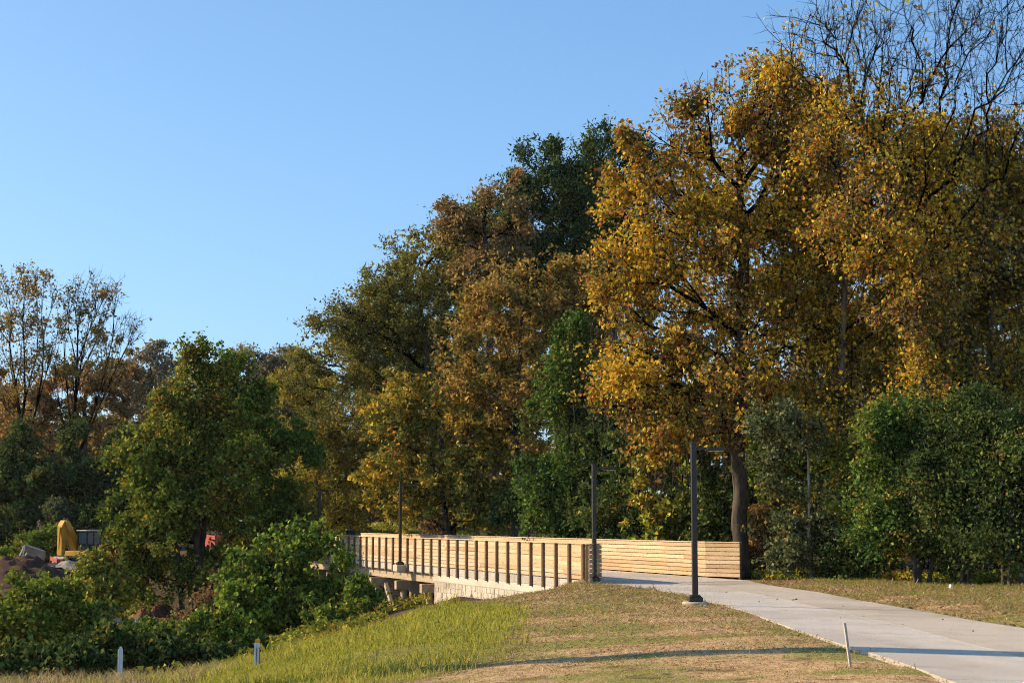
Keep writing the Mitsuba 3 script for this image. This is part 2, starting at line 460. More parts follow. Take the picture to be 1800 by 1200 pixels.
# ------------------------------------------------------------------ the bridge
bridge = thing('footbridge', 'concrete deck on old timber trestle with pale abutment wall', 'bridge')
U = np.array([0, 0, 1.0])
S0 = -0.6
deck_ends = [S0, 4.0, 9.0, 14.0, 20.3, 27, 34, 41, 48, 55, 64]
for a, b in zip(deck_ends[:-1], deck_ends[1:]):
    part(bridge, 'deck_slab', box(bs(a + .008, -.03, .012), DB * (b - a - .016), NB * 5.4, -U * .30, .012), 'm_path_a')
ab = part(bridge, 'abutment', box(bs(.4, .0, -.29), DB * 19.8, NB * 5.3, -U * 4.2), 'm_concrete')
# smooth band that carries the posts, formed stone below it
part(bridge, 'edge_band', box(bs(.3, -.032, -.292), DB * 20.05, -NB * -.06, -U * .30, .01), 'm_concrete')
rng = np.random.default_rng(5)
mb = MB()
for row in range(9):
    z1 = -.60 - row * .22
    s = .5 + rng.uniform(0, .1)
    while s < 20.1:
        w = rng.uniform(.14, .34)
        h = .22 * rng.choice([1, 1, 1, 2])
        d = rng.uniform(.012, .05)
        mb.box(bs(s + .008, .02, z1 - .008), DB * (min(w, 20.2 - s) - .016), -NB * (d + .02), -U * (h - .016))
        s += w
part(ab, 'formed_stone', mb.mesh(), 'm_stone_face', kind='stuff')
# trestle
for k in range(3):
    part(bridge, 'stringer', box(bs(20.25, .25 + k * 2.2, -.31), DB * 35, NB * .35, -U * .42, .012), 'm_old_wood')
for i, s in enumerate((20.9, 25.4, 30.4, 35.5, 40.5, 46)):
    part(bridge, 'bent_cap', box(bs(s - .19, -.45, -.74), DB * .38, NB * 6.3, -U * .40, .015), 'm_old_wood')
    for t in (-.05, 1.7, 3.4, 5.1):
        part(bridge, 'pile', pole([bs(s, t, -4.4), bs(s, t, -1.13)], [.17, .15], 10), 'm_old_wood', 40)
    for sgn in (1, -1):
        a, b = bs(s - .22 * sgn, .1 if sgn > 0 else 5.0, -1.16), bs(s - .22 * sgn, 5.0 if sgn > 0 else .1, -4.2)
        e = (b - a) / np.linalg.norm(b - a)
        w = np.cross(e, DB)
        part(bridge, 'cross_brace', box(a - DB * .04, DB * .08, w * .22, b - a, .008), 'm_old_wood')
for a, b, z0, z1 in ((21.4, 24.2, -1.1, -3.9), (28.3, 24.6, -1.1, -3.9)):
    p, q = bs(a, -.12, z0), bs(b, -.12, z1)
    e = (q - p) / np.linalg.norm(q - p)
    part(bridge, 'knee_brace', box(p, NB * -.16, np.cross(e, NB) * .24, q - p, .01), 'm_old_wood', label='weathered diagonal timber brace in the open below the deck')
# block that carries the third lamp
lamp_s = 25.1
part(bridge, 'lamp_bracket', box(bs(lamp_s - .38, -.56, .0), DB * .76, NB * .50, -U * .30, .015), 'm_concrete')


def barrier(name, label, s0, s1, t_in, side, flare_dir, flare_len):
    """Board-on-post barrier. side -1: posts stand at smaller t than the boards."""
    k = thing(name, label, 'barrier', 'timber barriers of the bridge')
    th, hb, gap, n = .040, .128, .021, 8
    rg = np.random.default_rng(int(abs(s1) * 7 + 3 + side))
    nrm = NB * side
    for r in range(n):
        z = .05 + r * (hb + gap)
        s = s0
        first = rg.uniform(1.5, 4.5)
        while s < s1 - .05:
            e = min(s + (first if s == s0 else 4.88), s1)
            o = bs(s + .002, t_in, z + rg.uniform(-.002, .002)) + nrm * rg.uniform(0, .003)
            part(k, 'board', box(o, DB * (e - s - .004), nrm * th, U * hb, .004), WOODS[rg.integers(4)])
            s = e
    s = s0
    while s < s1 - .05:
        e = min(s + 4.88, s1)
        part(k, 'cap_board', box(bs(s + .002, t_in, 1.243) - nrm * .02, DB * (e - s - .004), nrm * .155, U * .036, .004), WOODS[rg.integers(2)])
        s = e
    s = s0 + .09
    while s < s1:
        o = bs(s, t_in, 0) + nrm * th
        p = part(k, 'post', box(o + U * -.34, DB * .140, nrm * .095, U * 1.578, .005), 'm_post_wood')
        if side < 0 and s < 26:
            b = MB()
            for z in (-.10, -.24):
                b.box(o + DB * .06 + nrm * .095 + U * z, DB * .024, nrm * .022, U * .024)
            part(p, 'bolt', b.mesh(), 'm_galv')
        s += 1.36
    # the flared end
    fd = np.array([flare_dir[0], flare_dir[1], 0.0]); fd /= np.linalg.norm(fd)
    fn = np.cross(U, fd)
    if np.dot(fn, nrm) < 0:
        fn = -fn
    c0 = bs(s0, t_in)
    for r in range(n):
        z = .05 + r * (hb + gap)
        part(k, 'flare_board', box(c0 + fd * .006 + U * z, fd * flare_len, fn * th, U * hb, .004), WOODS[rg.integers(4)])
    part(k, 'cap_board', box(c0 + fd * .02 - fn * .02 + U * 1.2435, fd * flare_len, fn * .155, U * .036, .004), WOODS[0])
    part(k, 'end_post', box(c0 + fd * (flare_len - .09) + fn * th - U * .3, fd * .09, fn * .10, U * 1.538, .005), 'm_post_wood')
    return k


rot = lambda v, deg: np.array([v[0] * math.cos(math.radians(deg)) - v[1] * math.sin(math.radians(deg)), v[0] * math.sin(math.radians(deg)) + v[1] * math.cos(math.radians(deg)), 0])
barrier('bridge_barrier', 'board barrier seen from outside with dark posts over the abutment', 0.0, 60.0, .0, -1, rot(-DB, -38), 1.35)
barrier('bridge_barrier', 'board barrier on the wooded side showing its smooth sunlit boards', 3.45, 57.0, 5.30, 1, rot(-DB, 27), 1.5)


# ------------------------------------------------------------------ lamps
def lamp(base, label, arm_dir, z0=None, footing=True):
    k = thing('path_lamp', label, 'street lamp', 'lamps along the path')
    x, y, z = base
    if footing:
        part(k, 'footing', lathe([(0, -.35), (.30, -.35), (.31, .07), (.285, .10), (0, .10)], (x, y, z), 28), 'm_footing', 40)
        z += .10
    a = np.array([arm_dir[0], arm_dir[1], 0.0]); a /= np.linalg.norm(a)
    b = np.array([-a[1], a[0], 0])
    o = np.array([x, y, z])
    bm = MB().bevel(o - a * .165 - b * .165, a * .33, b * .33, U * .11, .012).bevel(o - a * .13 - b * .13 + U * .108, a * .26, b * .26, U * .05, .03)
    part(k, 'base_cover', bm.mesh(), 'm_bronze')
    h = 3.84 - (.1 if footing else 0)
    part(k, 'post', box(o - a * .065 - b * .065 + U * .15, a * .13, b * .13, U * (h - .15), .008), 'm_bronze')
    part(k, 'post_cap', box(o - a * .071 - b * .071 + U * h, a * .142, b * .142, U * .025, .006), 'm_bronze')
    part(k, 'sensor', cbox(o + U * (h - .40) - a * .085 , (.04, .04, .07), 0, .006), 'm_galv')
    arm = part(k, 'arm', box(o + a * .06 - b * .04 + U * (h - .13), a * .26, b * .08, U * .055, .008), 'm_bronze')
    hd = part(k, 'lamp_head', box(o + a * .30 - b * .15 + U * (h - .165), a * .46, b * .30, U * .085, .018), 'm_bronze')
    part(hd, 'lens', box(o + a * .36 - b * .11 + U * (h - .171), a * .34, b * .22, U * .008), 'm_lens')
    part(k, 'hand_hole_cover', box(o - b * .067 - a * .03 + U * .45, a * .06, -b * -.004, U * .16), 'm_bronze')


g1, g2, g3, g4 = G(1222, 1063), G(1045, 1025), P(727, 990, 81), P(588, 975, 97.5)
lamp((g1[0], g1[1], H(g1[0], g1[1]) - .01), 'tallest bronze lamp post on the lawn beside the path, arm over the path', (1, .05))
lamp((g2[0], g2[1], H(g2[0], g2[1]) - .01), 'bronze lamp post on a round footing at the near end of the bridge barrier', (1, .2))
p3 = bs(lamp_s, -.31, .0)
lamp(tuple(p3), 'bronze lamp post standing on a concrete bracket outside the bridge barrier', (.95, .31), footing=False)
p4 = bs(42.5, -.5, .0)
part(bridge, 'lamp_bracket', box(bs(42.1, -.76, .0), DB * .76, NB * .70, -U * .30, .015), 'm_concrete')
lamp(tuple(p4), 'farthest lamp post, half hidden by the vine covered bush', (.95, .31), footing=False)

# ------------------------------------------------------------------ stakes and markers
def P_ground(x, y):
    """Where the ray through a pixel meets the terrain."""
    r = FW * FPX + UP * (600 - y); r = np.array([x - 900, r[1], r[2]]) / r[1]
    ys = np.linspace(15, 140, 1500)
    pts = CAM + ys[:, None] * r
    d = pts[:, 2] - height(pts[:, 0], pts[:, 1])
    i = int(np.argmax(d < 0))
    return pts[i]


g = P_ground(1498, 1172)
k = thing('wooden_stake', 'thin grey wooden stake leaning left in the straw beside the path', 'stake')
scl = g[1] / FPX
lean = np.array([-11 * scl, 0, 76 * scl])
m = box(g + np.array([-.018, -.018, -.15]) - lean * .1, (.020, -.008, 0), (.010, .03, 0), lean * 1.1 + [0, 0, .15], .002)
m2 = box(g + np.array([-.020, -.020, -.15]) - lean * .1, (.034, .006, 0), (-.008, .034, 0), lean * 1.1 + [0, 0, .15], .002)
put(k, m2, 'm_stake')

ga = P(452, 1180, 38.0); ga[2] = H(ga[0], ga[1])
k = thing('marker_post', 'white marker post with an orange top in the tall grass', 'marker post', 'white marker posts')
hh = P(452, 1123, 38.0)[2] - ga[2]
w = .115
tri = lambda z0, z1, o, q=1.0: np.array([[o[0] - w / 2 * q, o[1], z] if i == 0 else ([o[0] + w / 2 * q, o[1] - .01, z] if i == 1 else [o[0] - .01, o[1] + .07 * q, z]) for z in (z0, z1) for i in range(3)])
prism = np.array([[0, 2, 1], [3, 4, 5], [0, 1, 4], [0, 4, 3], [1, 2, 5], [1, 5, 4], [2, 0, 3], [2, 3, 5]])
o = ga
part(k, 'body', (tri(ga[2] - .3, ga[2] + hh - .075, o), prism), 'm_marker_front')
part(k, 'cap', (tri(ga[2] + hh - .073, ga[2] + hh, o, 1.03), prism), 'm_orange')
part(k, 'edge_strip', box((o[0] - w / 2 - .012, o[1] - .008, ga[2] - .2), (.028, -.004, 0), (0, .03, 0), (0, 0, hh + .12)), 'm_white')
mb = MB()
rg = np.random.default_rng(4)
for cx in (-.022, .040):
    z = ga[2] + hh - .17
    while z > ga[2] + .12:
        hgt = rg.uniform(.018, .04)
        mb.box((o[0] + cx + rg.uniform(-.003, .003), o[1] - .012 - (cx + w / 2) * .087, z - hgt), (.016, -.0014, 0), (0, .004, 0), (0, 0, hgt - .006))
        z -= hgt
part(k, 'lettering', mb.mesh(), 'm_black_ink', label='two columns of small dark upright lettering')
gb = P(211, 1198, 37.0); gb[2] = H(gb[0], gb[1])
k = thing('marker_post', 'pale blue white marker post with a pointed top among dry weeds', 'marker post', 'white marker posts')
hb_ = P(211, 1136, 37.0)[2] - gb[2]
w = .10
o = gb
part(k, 'body', (tri(gb[2] - .3, gb[2] + hb_ - .06, o), prism), 'm_marker_front')
v = tri(gb[2] + hb_ - .06, gb[2] + hb_, o); v[3:, :2] = o[:2] + (v[3:, :2] - o[:2]) * .45
part(k, 'cap', (v, prism), 'm_marker_front')
part(k, 'edge_strip', box((o[0] - w / 2 - .01, o[1] - .008, gb[2] - .2), (.024, -.004, 0), (0, .03, 0), (0, 0, hb_ + .14)), 'm_white')


def rock(c, r, seed, sq=(1, 1, .7)):
    m = trimesh.creation.icosphere(2, 1.0)
    v = m.vertices
    n = meshkit.fbm(v * 1.3 + seed * 3.1, 3, seed) - .5
    v = v * (1 + n[:, None] * 1.1)
    v = np.sign(v) * np.abs(v) ** .8
    return trimesh.Trimesh(v * np.array(sq) * r + np.asarray(c), m.faces, process=False)


g = P_ground(1675, 1036)
put(thing('pale_stone', 'small white stone at the wood edge right of the path', 'stone'), rock(g + [0, .2, .05], .10, 5, (.6, .5, 1.0)), 'm_white', 40)


# ------------------------------------------------------------------ the building site in the hollow
def hill(c, rx, ry, h, seed, n=40, rough=.5, pw=1.0):
    """A heap: a rough dome that dips below the ground at its rim."""
    u = np.linspace(0, 1.15, n // 2)[:, None]; a = np.linspace(0, 2 * np.pi, n, endpoint=False)[None]
    x, y = c[0] + rx * u * np.cos(a), c[1] + ry * u * np.sin(a)
    q = np.stack([x, y, x * 0], -1)
    prof = np.clip(1 - u ** 1.5, -.3, 1) ** 1 if pw == 1 else np.sign(1 - u) * np.abs(1 - u) ** pw
    z = c[2] + h * prof * (0.75 + 0.5 * meshkit.fbm(q * .45 + seed, 3, seed)) + (meshkit.fbm(q * 1.7 + seed, 3, seed + 1) - .5) * rough
    z[-1] -= .6
    m = len(u)
    f = []
    for i in range(m - 1):
        for j in range(n):
            p, w = i * n + j, i * n + (j + 1) % n
            f += [[p, p + n, w + n], [p, w + n, w]]
    return np.stack([x, y, z], -1).reshape(-1, 3), np.array(f)


def heap(name, label, px, py, Y, wpx, dep, hpx, mat, seed, **kw):
    c = P(px, py, Y)
    put(thing(name, label, 'heap'), hill(c, wpx / 2 * Y / FPX, dep, hpx * Y / FPX, seed, **kw), mat, True)


heap('dirt_heap', 'dark brown earth heap at the left edge below the tilted hopper', 30, 1030, 112, 240, 4.5, 50, 'm_dirt', 3, rough=.9)
heap('gravel_heap', 'grey gravel heap under the excavator bucket', 128, 1010, 122, 160, 3.5, 25, 'm_gravel', 8, rough=.8)
heap('dirt_heap', 'low brown ridge of earth behind the gravel heap', 92, 1000, 140, 60, 3, 26, 'm_dirt', 13)
heap('dirt_heap', 'dark earth ridge below the gravel heap', 150, 1042, 108, 170, 3.0, 26, 'm_dirt', 29, rough=.9)
heap('clay_bank', 'reddish clay bank under the big green tree', 285, 1084, 92, 100, 2.6, 14, 'm_red_clay', 17, rough=1.3)
heap('dirt_heap', 'shaded earth bank in the gap right of the pale rubble', 330, 1130, 80, 220, 3.0, 26, 'm_dirt', 23)

for i, (px, py, r, sq, lab) in enumerate((
        (190, 1075, .36, (1, .8, 1), 'upright grey concrete lump at the left end of the rubble'),
        (200, 1092, .24, (1.2, .8, .6), 'flat white rubble piece below the upright lump'),
        (238, 1094, .30, (1.6, .8, .55), 'long pale rubble slab in the middle of the rubble row'),
        (268, 1093, .22, (1.6, .8, .5), 'small pale rubble slab at the right end of the row'),
        (186, 1092, .22, (1, .8, .9), 'small white rubble chip left of the flat piece'))):
    put(thing('rubble_piece', lab, 'rubble', 'pale concrete rubble under the green tree'), rock(P(px, py, 76), r, 30 + i, sq), 'm_rubble', False)

# excavator, facing the camera and a little to the left
EO = P(150, 990, 136); EO[2] = P(146, 998, 136)[2]
EA = math.radians(27)
EF = np.array([-math.sin(EA), -math.cos(EA), 0]); EL = np.array([-EF[1], EF[0], 0])
E = lambda x, y, z: EO + EF * x + EL * y + U * z
ex = thing('excavator', 'yellow excavator with its arm folded down on to the gravel heap', 'excavator')


def ebox(x0, x1, y0, y1, z0, z1, b=.03):
    return box(E(x0, y0, z0), EF * (x1 - x0), EL * (y1 - y0), U * (z1 - z0), b)


def eplate(poly, y0, y1):
    """A side plate outline (x, z) extruded across from y0 to y1."""
    from shapely.geometry import Polygon
    m = trimesh.creation.extrude_polygon(Polygon(poly), y1 - y0, engine='earcut')
    v = m.vertices
    w = EO + v[:, :1] * EF + (y0 + v[:, 2:]) * EL + v[:, 1:2] * U
    q = trimesh.Trimesh(w, m.faces, process=False)
    if q.volume < 0:
        q.invert()
    return q


for y0 in (-1.25, .75):
    tr = part(ex, 'track', eplate([(-1.6, .1), (-1.3, 0), (1.3, 0), (1.6, .1), (1.85, .4), (1.65, .7), (1.3, .8), (-1.3, .8), (-1.65, .7), (-1.85, .4)], y0, y0 + .5), 'm_ex_dark')
    for x in (-1.4, -.7, 0, .7, 1.4):
        part(tr, 'roller', pole([E(x, y0 - .03, .4), E(x, y0 + .53, .4)], [.25, .25], 12), 'm_ex_steel', 40)
part(ex, 'undercarriage', ebox(-.9, .9, -.8, .8, .3, .85), 'm_ex_dark')
part(ex, 'house', ebox(-1.9, 1.2, -1.25, 1.25, .95, 1.35, .05), 'm_ex_yellow')
part(ex, 'engine_cover', ebox(-1.9, -.5, -1.2, 1.2, 1.35, 2.2, .08), 'm_ex_yellow')
part(ex, 'counterweight', eplate([(-2.4, 1.0), (-1.9, 1.0), (-1.9, 2.1), (-2.2, 2.1), (-2.4, 1.8)], -1.2, 1.2), 'm_ex_dark')
cab = part(ex, 'cab', join(*[ebox(a, b, c, d, e, f, .02) for a, b, c, d, e, f in (
    (-.45, 1.15, .10, 1.12, 1.35, 1.75), (-.45, -.37, .10, 1.12, 1.75, 2.9), (1.07, 1.15, .10, .18, 1.75, 2.9), (1.07, 1.15, 1.04, 1.12, 1.75, 2.9), (.3, .38, 1.04, 1.12, 1.75, 2.9), (-.4, -.3, .5, .9, 1.75, 2.5), (-.3, .3, .45, .85, 1.75, 1.9))]), 'm_ex_dark')
part(cab, 'window', ebox(1.10, 1.112, .26, .96, 1.95, 2.8, 0), 'm_cab_glass')
part(cab, 'window_frame', join(ebox(1.085, 1.10, .14, 1.08, 1.75, 2.89, 0), ebox(-.40, 1.08, 1.06, 1.075, 1.75, 2.89, 0)), 'm_ex_dark')
for wx in ((-.34, .28), (.42, 1.0)):
    part(cab, 'window', ebox(wx[0], wx[1], 1.075, 1.087, 1.9, 2.8, 0), 'm_cab_glass')
part(ex, 'cab_roof', ebox(-.5, 1.25, .05, 1.17, 2.9, 3.02, .03), 'm_ex_cream', label='cream cab roof')
part(ex, 'boom', eplate([(.75, 1.3), (1.05, 1.25), (1.75, 2.5), (2.3, 3.45), (2.25, 3.75), (1.95, 3.7), (1.2, 2.75), (.7, 1.7)], -.55, -.02), 'm_ex_yellow')
part(ex, 'stick', eplate([(2.05, 3.55), (2.3, 3.75), (2.62, 3.3), (2.6, 1.05), (2.4, .95), (2.2, 1.15)], -.62, -.16), 'm_ex_yellow')
part(ex, 'ram', pole([E(1.3, -.30, 2.95), E(1.85, -.30, 3.85), E(2.3, -.3, 3.9)], [.07, .07, .05], 8), 'm_ex_steel', 40)
part(ex, 'ram', pole([E(2.68, -.30, 3.2), E(2.78, -.30, 1.5)], [.08, .05], 8), 'm_ex_yellow', 40)
part(ex, 'ram', pole([E(.95, -.68, 1.2), E(1.7, -.66, 2.6)], [.08, .06], 8), 'm_ex_steel', 40)
part(ex, 'bucket', join(eplate([(2.15, 1.0), (2.75, .95), (2.95, .5), (2.85, .1), (2.3, -.1), (2.25, .0), (2.68, .2), (2.72, .5), (2.55, .75), (2.15, .85)], -.8, .22),
                        eplate([(2.15, 1.0), (2.75, .95), (2.95, .5), (2.85, .1), (2.3, -.1)], -.82, -.78), eplate([(2.15, 1.0), (2.75, .95), (2.95, .5), (2.85, .1), (2.3, -.1)], .2, .24)), 'm_ex_steel')

# tilted hopper on legs
HO = P(55, 972, 124)
sc_ = 124 / FPX
hp = thing('hopper', 'tilted grey brown steel hopper on thin legs above the earth heap', 'hopper')
ax = np.array([34 * sc_, .25, -13 * sc_])            # from the pale end down to the right
prof = [(0, -.02), (.26, 0), (.62, .95), (.60, 1.35), (.57, 1.36), (.57, .97), (.2, .05), (0, .05)]
m = trimesh.creation.revolve(np.array(prof), sections=22)
axn = ax / np.linalg.norm(ax)
m.apply_transform(trimesh.geometry.align_vectors([0, 0, 1], np.array([.55, .2, -.8]) / np.linalg.norm([.55, .2, -.8])))
m.invert() if m.volume < 0 else None
shell = box(P(46, 957, 124) + [0, -.5, 0], np.array([34 * sc_, .1, -11 * sc_]), (.0, 1.0, 0), np.array([2 * sc_, 0, -24 * sc_]), .04)
sv = shell.vertices.copy()
c0 = sv.mean(0)
kz = np.clip((P(46, 957, 124)[2] - sv[:, 2]) / (30 * sc_), 0, 1)
shell.vertices = np.stack([c0[0] + (sv[:, 0] - c0[0]) * (1 - .35 * kz), c0[1] + (sv[:, 1] - c0[1]) * (1 - .5 * kz), sv[:, 2]], 1)
part(hp, 'body', shell, 'm_hopper')
part(hp, 'end_plate', box(P(44, 958, 124) + [0, -.52, 0], (4 * sc_, .02, -1.2 * sc_), (0, 1.04, 0), (-1.5 * sc_, 0, -8 * sc_), .02), 'm_hopper_end', label='pale end plate')
for a, b in (((43, 966), (32, 986)), ((45, 967), (41, 988)), ((66, 978), (72, 990)), ((46, 967), (36, 988))):
    off = [0, -.45 if a[0] != 46 else .45, 0]
    part(hp, 'leg', pole([P(*a, 124) + off, P(*b, 124) + off], [.045, .045], 8), 'm_hopper_end', 40)


def netting(label, pts, Y, hpx):
    """Sagging plastic site fence on steel pins."""
    k = thing('safety_fence', label, 'fence', 'red plastic safety fences')
    A = [P(x, y, Y + dy) for x, y, dy in pts]
    mb = MB()
    for a, b in zip(A[:-1], A[1:]):
        n = max(3, int(np.linalg.norm(b - a) / .12))
        hgt = hpx * Y / FPX
        for i in range(n):
            p = a + (b - a) * i / n; q = a + (b - a) * (i + .72) / n
            mb.box(p, q - p, U * hgt, np.array([0, .012, 0]))
        for j in range(6):
            mb.box(a + U * hgt * j / 5.5, b - a, U * hgt * .11, np.array([0, -.012, 0]))
    part(k, 'mesh', mb.mesh(), 'm_red_mesh')
    for a in A:
        part(k, 'pin', pole([a - U * .3, a + U * (hpx * Y / FPX + .15)], [.02, .02], 6), 'm_ex_steel')


netting('red plastic safety fence behind the trunks of the big green tree', [(352, 958, 1), (378, 962, 0), (402, 964, .4), (428, 958, 1)], 117, 20)
netting('short red plastic safety fence beside the excavator bucket', [(88, 984, .8), (100, 989, 0), (112, 989, .3)], 133, 7)


# ------------------------------------------------------------------ the person on the bridge
def figure():
    S = m3.Manifold.sphere
    def chain(pts):
        out = []
        for (a, ra), (b, rb) in zip(pts[:-1], pts[1:]):
            out.append(m3.Manifold.batch_hull([S(ra, 16).translate(tuple(a)), S(rb, 16).translate(tuple(b))]))
        return out
    def ell(c, r):
        return S(1.0, 28).scale(tuple(r)).translate(tuple(c))
    # local frame: y forward (walking away), x right, z up; 1.78 m tall
    J = dict(hipL=(-.09, 0, .93), hipR=(.09, 0, .93), kneeL=(-.10, .12, .52), kneeR=(.10, -.02, .50), ankL=(-.10, .22, .10), ankR=(.10, -.26, .13),
             shL=(-.19, 0, 1.44), shR=(.19, 0, 1.44), elL=(-.25, -.08, 1.16), elR=(.25, .05, 1.16), wrL=(-.23, .05, .93), wrR=(.24, .22, .97))
    torso = [m3.Manifold.batch_hull([ell((0, 0, .95), (.165, .115, .10)), ell((0, 0, 1.15), (.145, .105, .1)), ell((0, .01, 1.36), (.175, .12, .11)), S(.06, 16).translate((-.16, 0, 1.44)), S(.06, 16).translate((.16, 0, 1.44))])]
    neck = chain([((0, 0, 1.44), .065), ((0, .015, 1.56), .055)])
    head = [ell((0, .02, 1.665), (.077, .096, .115)), ell((0, .045, 1.61), (.058, .07, .06)), ell((0, .122, 1.645), (.014, .018, .022)), ell((-.078, .015, 1.65), (.012, .02, .03)), ell((.078, .015, 1.65), (.012, .02, .03)), ell((0, .108, 1.60), (.024, .010, .008))]
    legs, arms, hands, feet = [], [], [], []
    for q in 'LR':
        legs += chain([(J['hip' + q], .092), (J['knee' + q], .062), (J['ank' + q], .042)])
        arms += chain([(J['sh' + q], .058), (J['el' + q], .045), (J['wr' + q], .031)])
        a = np.array(J['ank' + q]); feet += chain([(a + [0, -.02, -.05], .042), (a + [0, .10, -.07 if q == 'L' else -.04], .042), (a + [0, .19, -.08 if q == 'L' else -.06], .032)])
        w = np.array(J['wr' + q]); d = w - np.array(J['el' + q]); d /= np.linalg.norm(d)
        sx = -1 if q == 'L' else 1
        hands += chain([(w, .03), (w + d * .085, .034)])
        for i, (off, ln) in enumerate(((-.028, .070), (-.010, .082), (.010, .078), (.027, .060))):
            b = w + d * .095 + np.array([0, off, 0])
            c = b + d * ln * .5 + np.array([-sx * .008, .004, 0]); e = c + d * ln * .4 + np.array([-sx * .02, .008, 0])
            hands += chain([(b, .0095), (c, .009), (e, .0075)])
        b = w + d * .03 + np.array([0, .03, 0])
        hands += chain([(b, .012), (b + d * .035 + [0, .025, 0], .010), (b + d * .065 + [0, .028, 0], .0085)])
    u = lambda ms: m3.Manifold.batch_boolean(ms, m3.OpType.Add)
    def tm(m, r=.02, it=8):
        k = m.refine_to_length(r).to_mesh()
        t = trimesh.Trimesh(k.vert_properties[:, :3], k.tri_verts)
        return trimesh.smoothing.filter_taubin(t, iterations=it)
    body = tm(u(torso + neck + head + legs + arms + hands + feet), .034, 3)
    fat = lambda ms, g: [m.minkowski_sum(S(g, 10)) if hasattr(m, 'minkowski_sum') else m for m in ms]
    J2 = J
    jacket = [m3.Manifold.batch_hull([ell((0, 0, .90), (.20, .15, .05)), ell((0, 0, 1.15), (.18, .135, .1)), ell((0, .01, 1.36), (.20, .145, .11)), S(.075, 16).translate((-.175, 0, 1.44)), S(.075, 16).translate((.175, 0, 1.44)), ell((0, 0, 1.5), (.08, .075, .03))])]
    for q in 'LR':
        w, e = np.array(J['wr' + q]), np.array(J['el' + q])
        jacket += chain([(J['sh' + q], .078), (e, .062), (w + (e - w) * .1, .048)])
    tr = []
    for q in 'LR':
        tr += chain([(J['hip' + q], .108), (J['knee' + q], .078), (np.array(J['ank' + q]) + [0, 0, .02], .062)])
    sh = []
    for q in 'LR':
        a = np.array(J['ank' + q]); sh += chain([(a + [0, -.02, -.05], .05), (a + [0, .10, -.06 if q == 'L' else -.03], .05), (a + [0, .2, -.07 if q == 'L' else -.055], .04)])
    hair = m3.Manifold.batch_hull([ell((0, .005, 1.69), (.084, .098, .098)), ell((0, -.03, 1.62), (.07, .06, .06))]) - m3.Manifold.cube((.3, .2, .14), True).translate((0, .14, 1.63))
    return body, tm(u(jacket), .03), tm(u(tr), .03), tm(u(sh), .03, 4), tm(hair, .02, 3)


pe = thing('person', 'person in a dark jacket walking away on the far end of the bridge', 'person')
ps = bs(41.8, 1.15, .02)
R_ = np.array([NB, DB, U]).T
for nm, m, mat in zip(('body', 'jacket', 'trousers', 'shoes', 'hair'), figure(), ('m_skin', 'm_jacket', 'm_trousers', 'm_shoe', 'm_hair')):
    v = np.array(m.vertices) @ R_.T + ps
    part(pe, nm, trimesh.Trimesh(v, m.faces, process=False), mat, True)

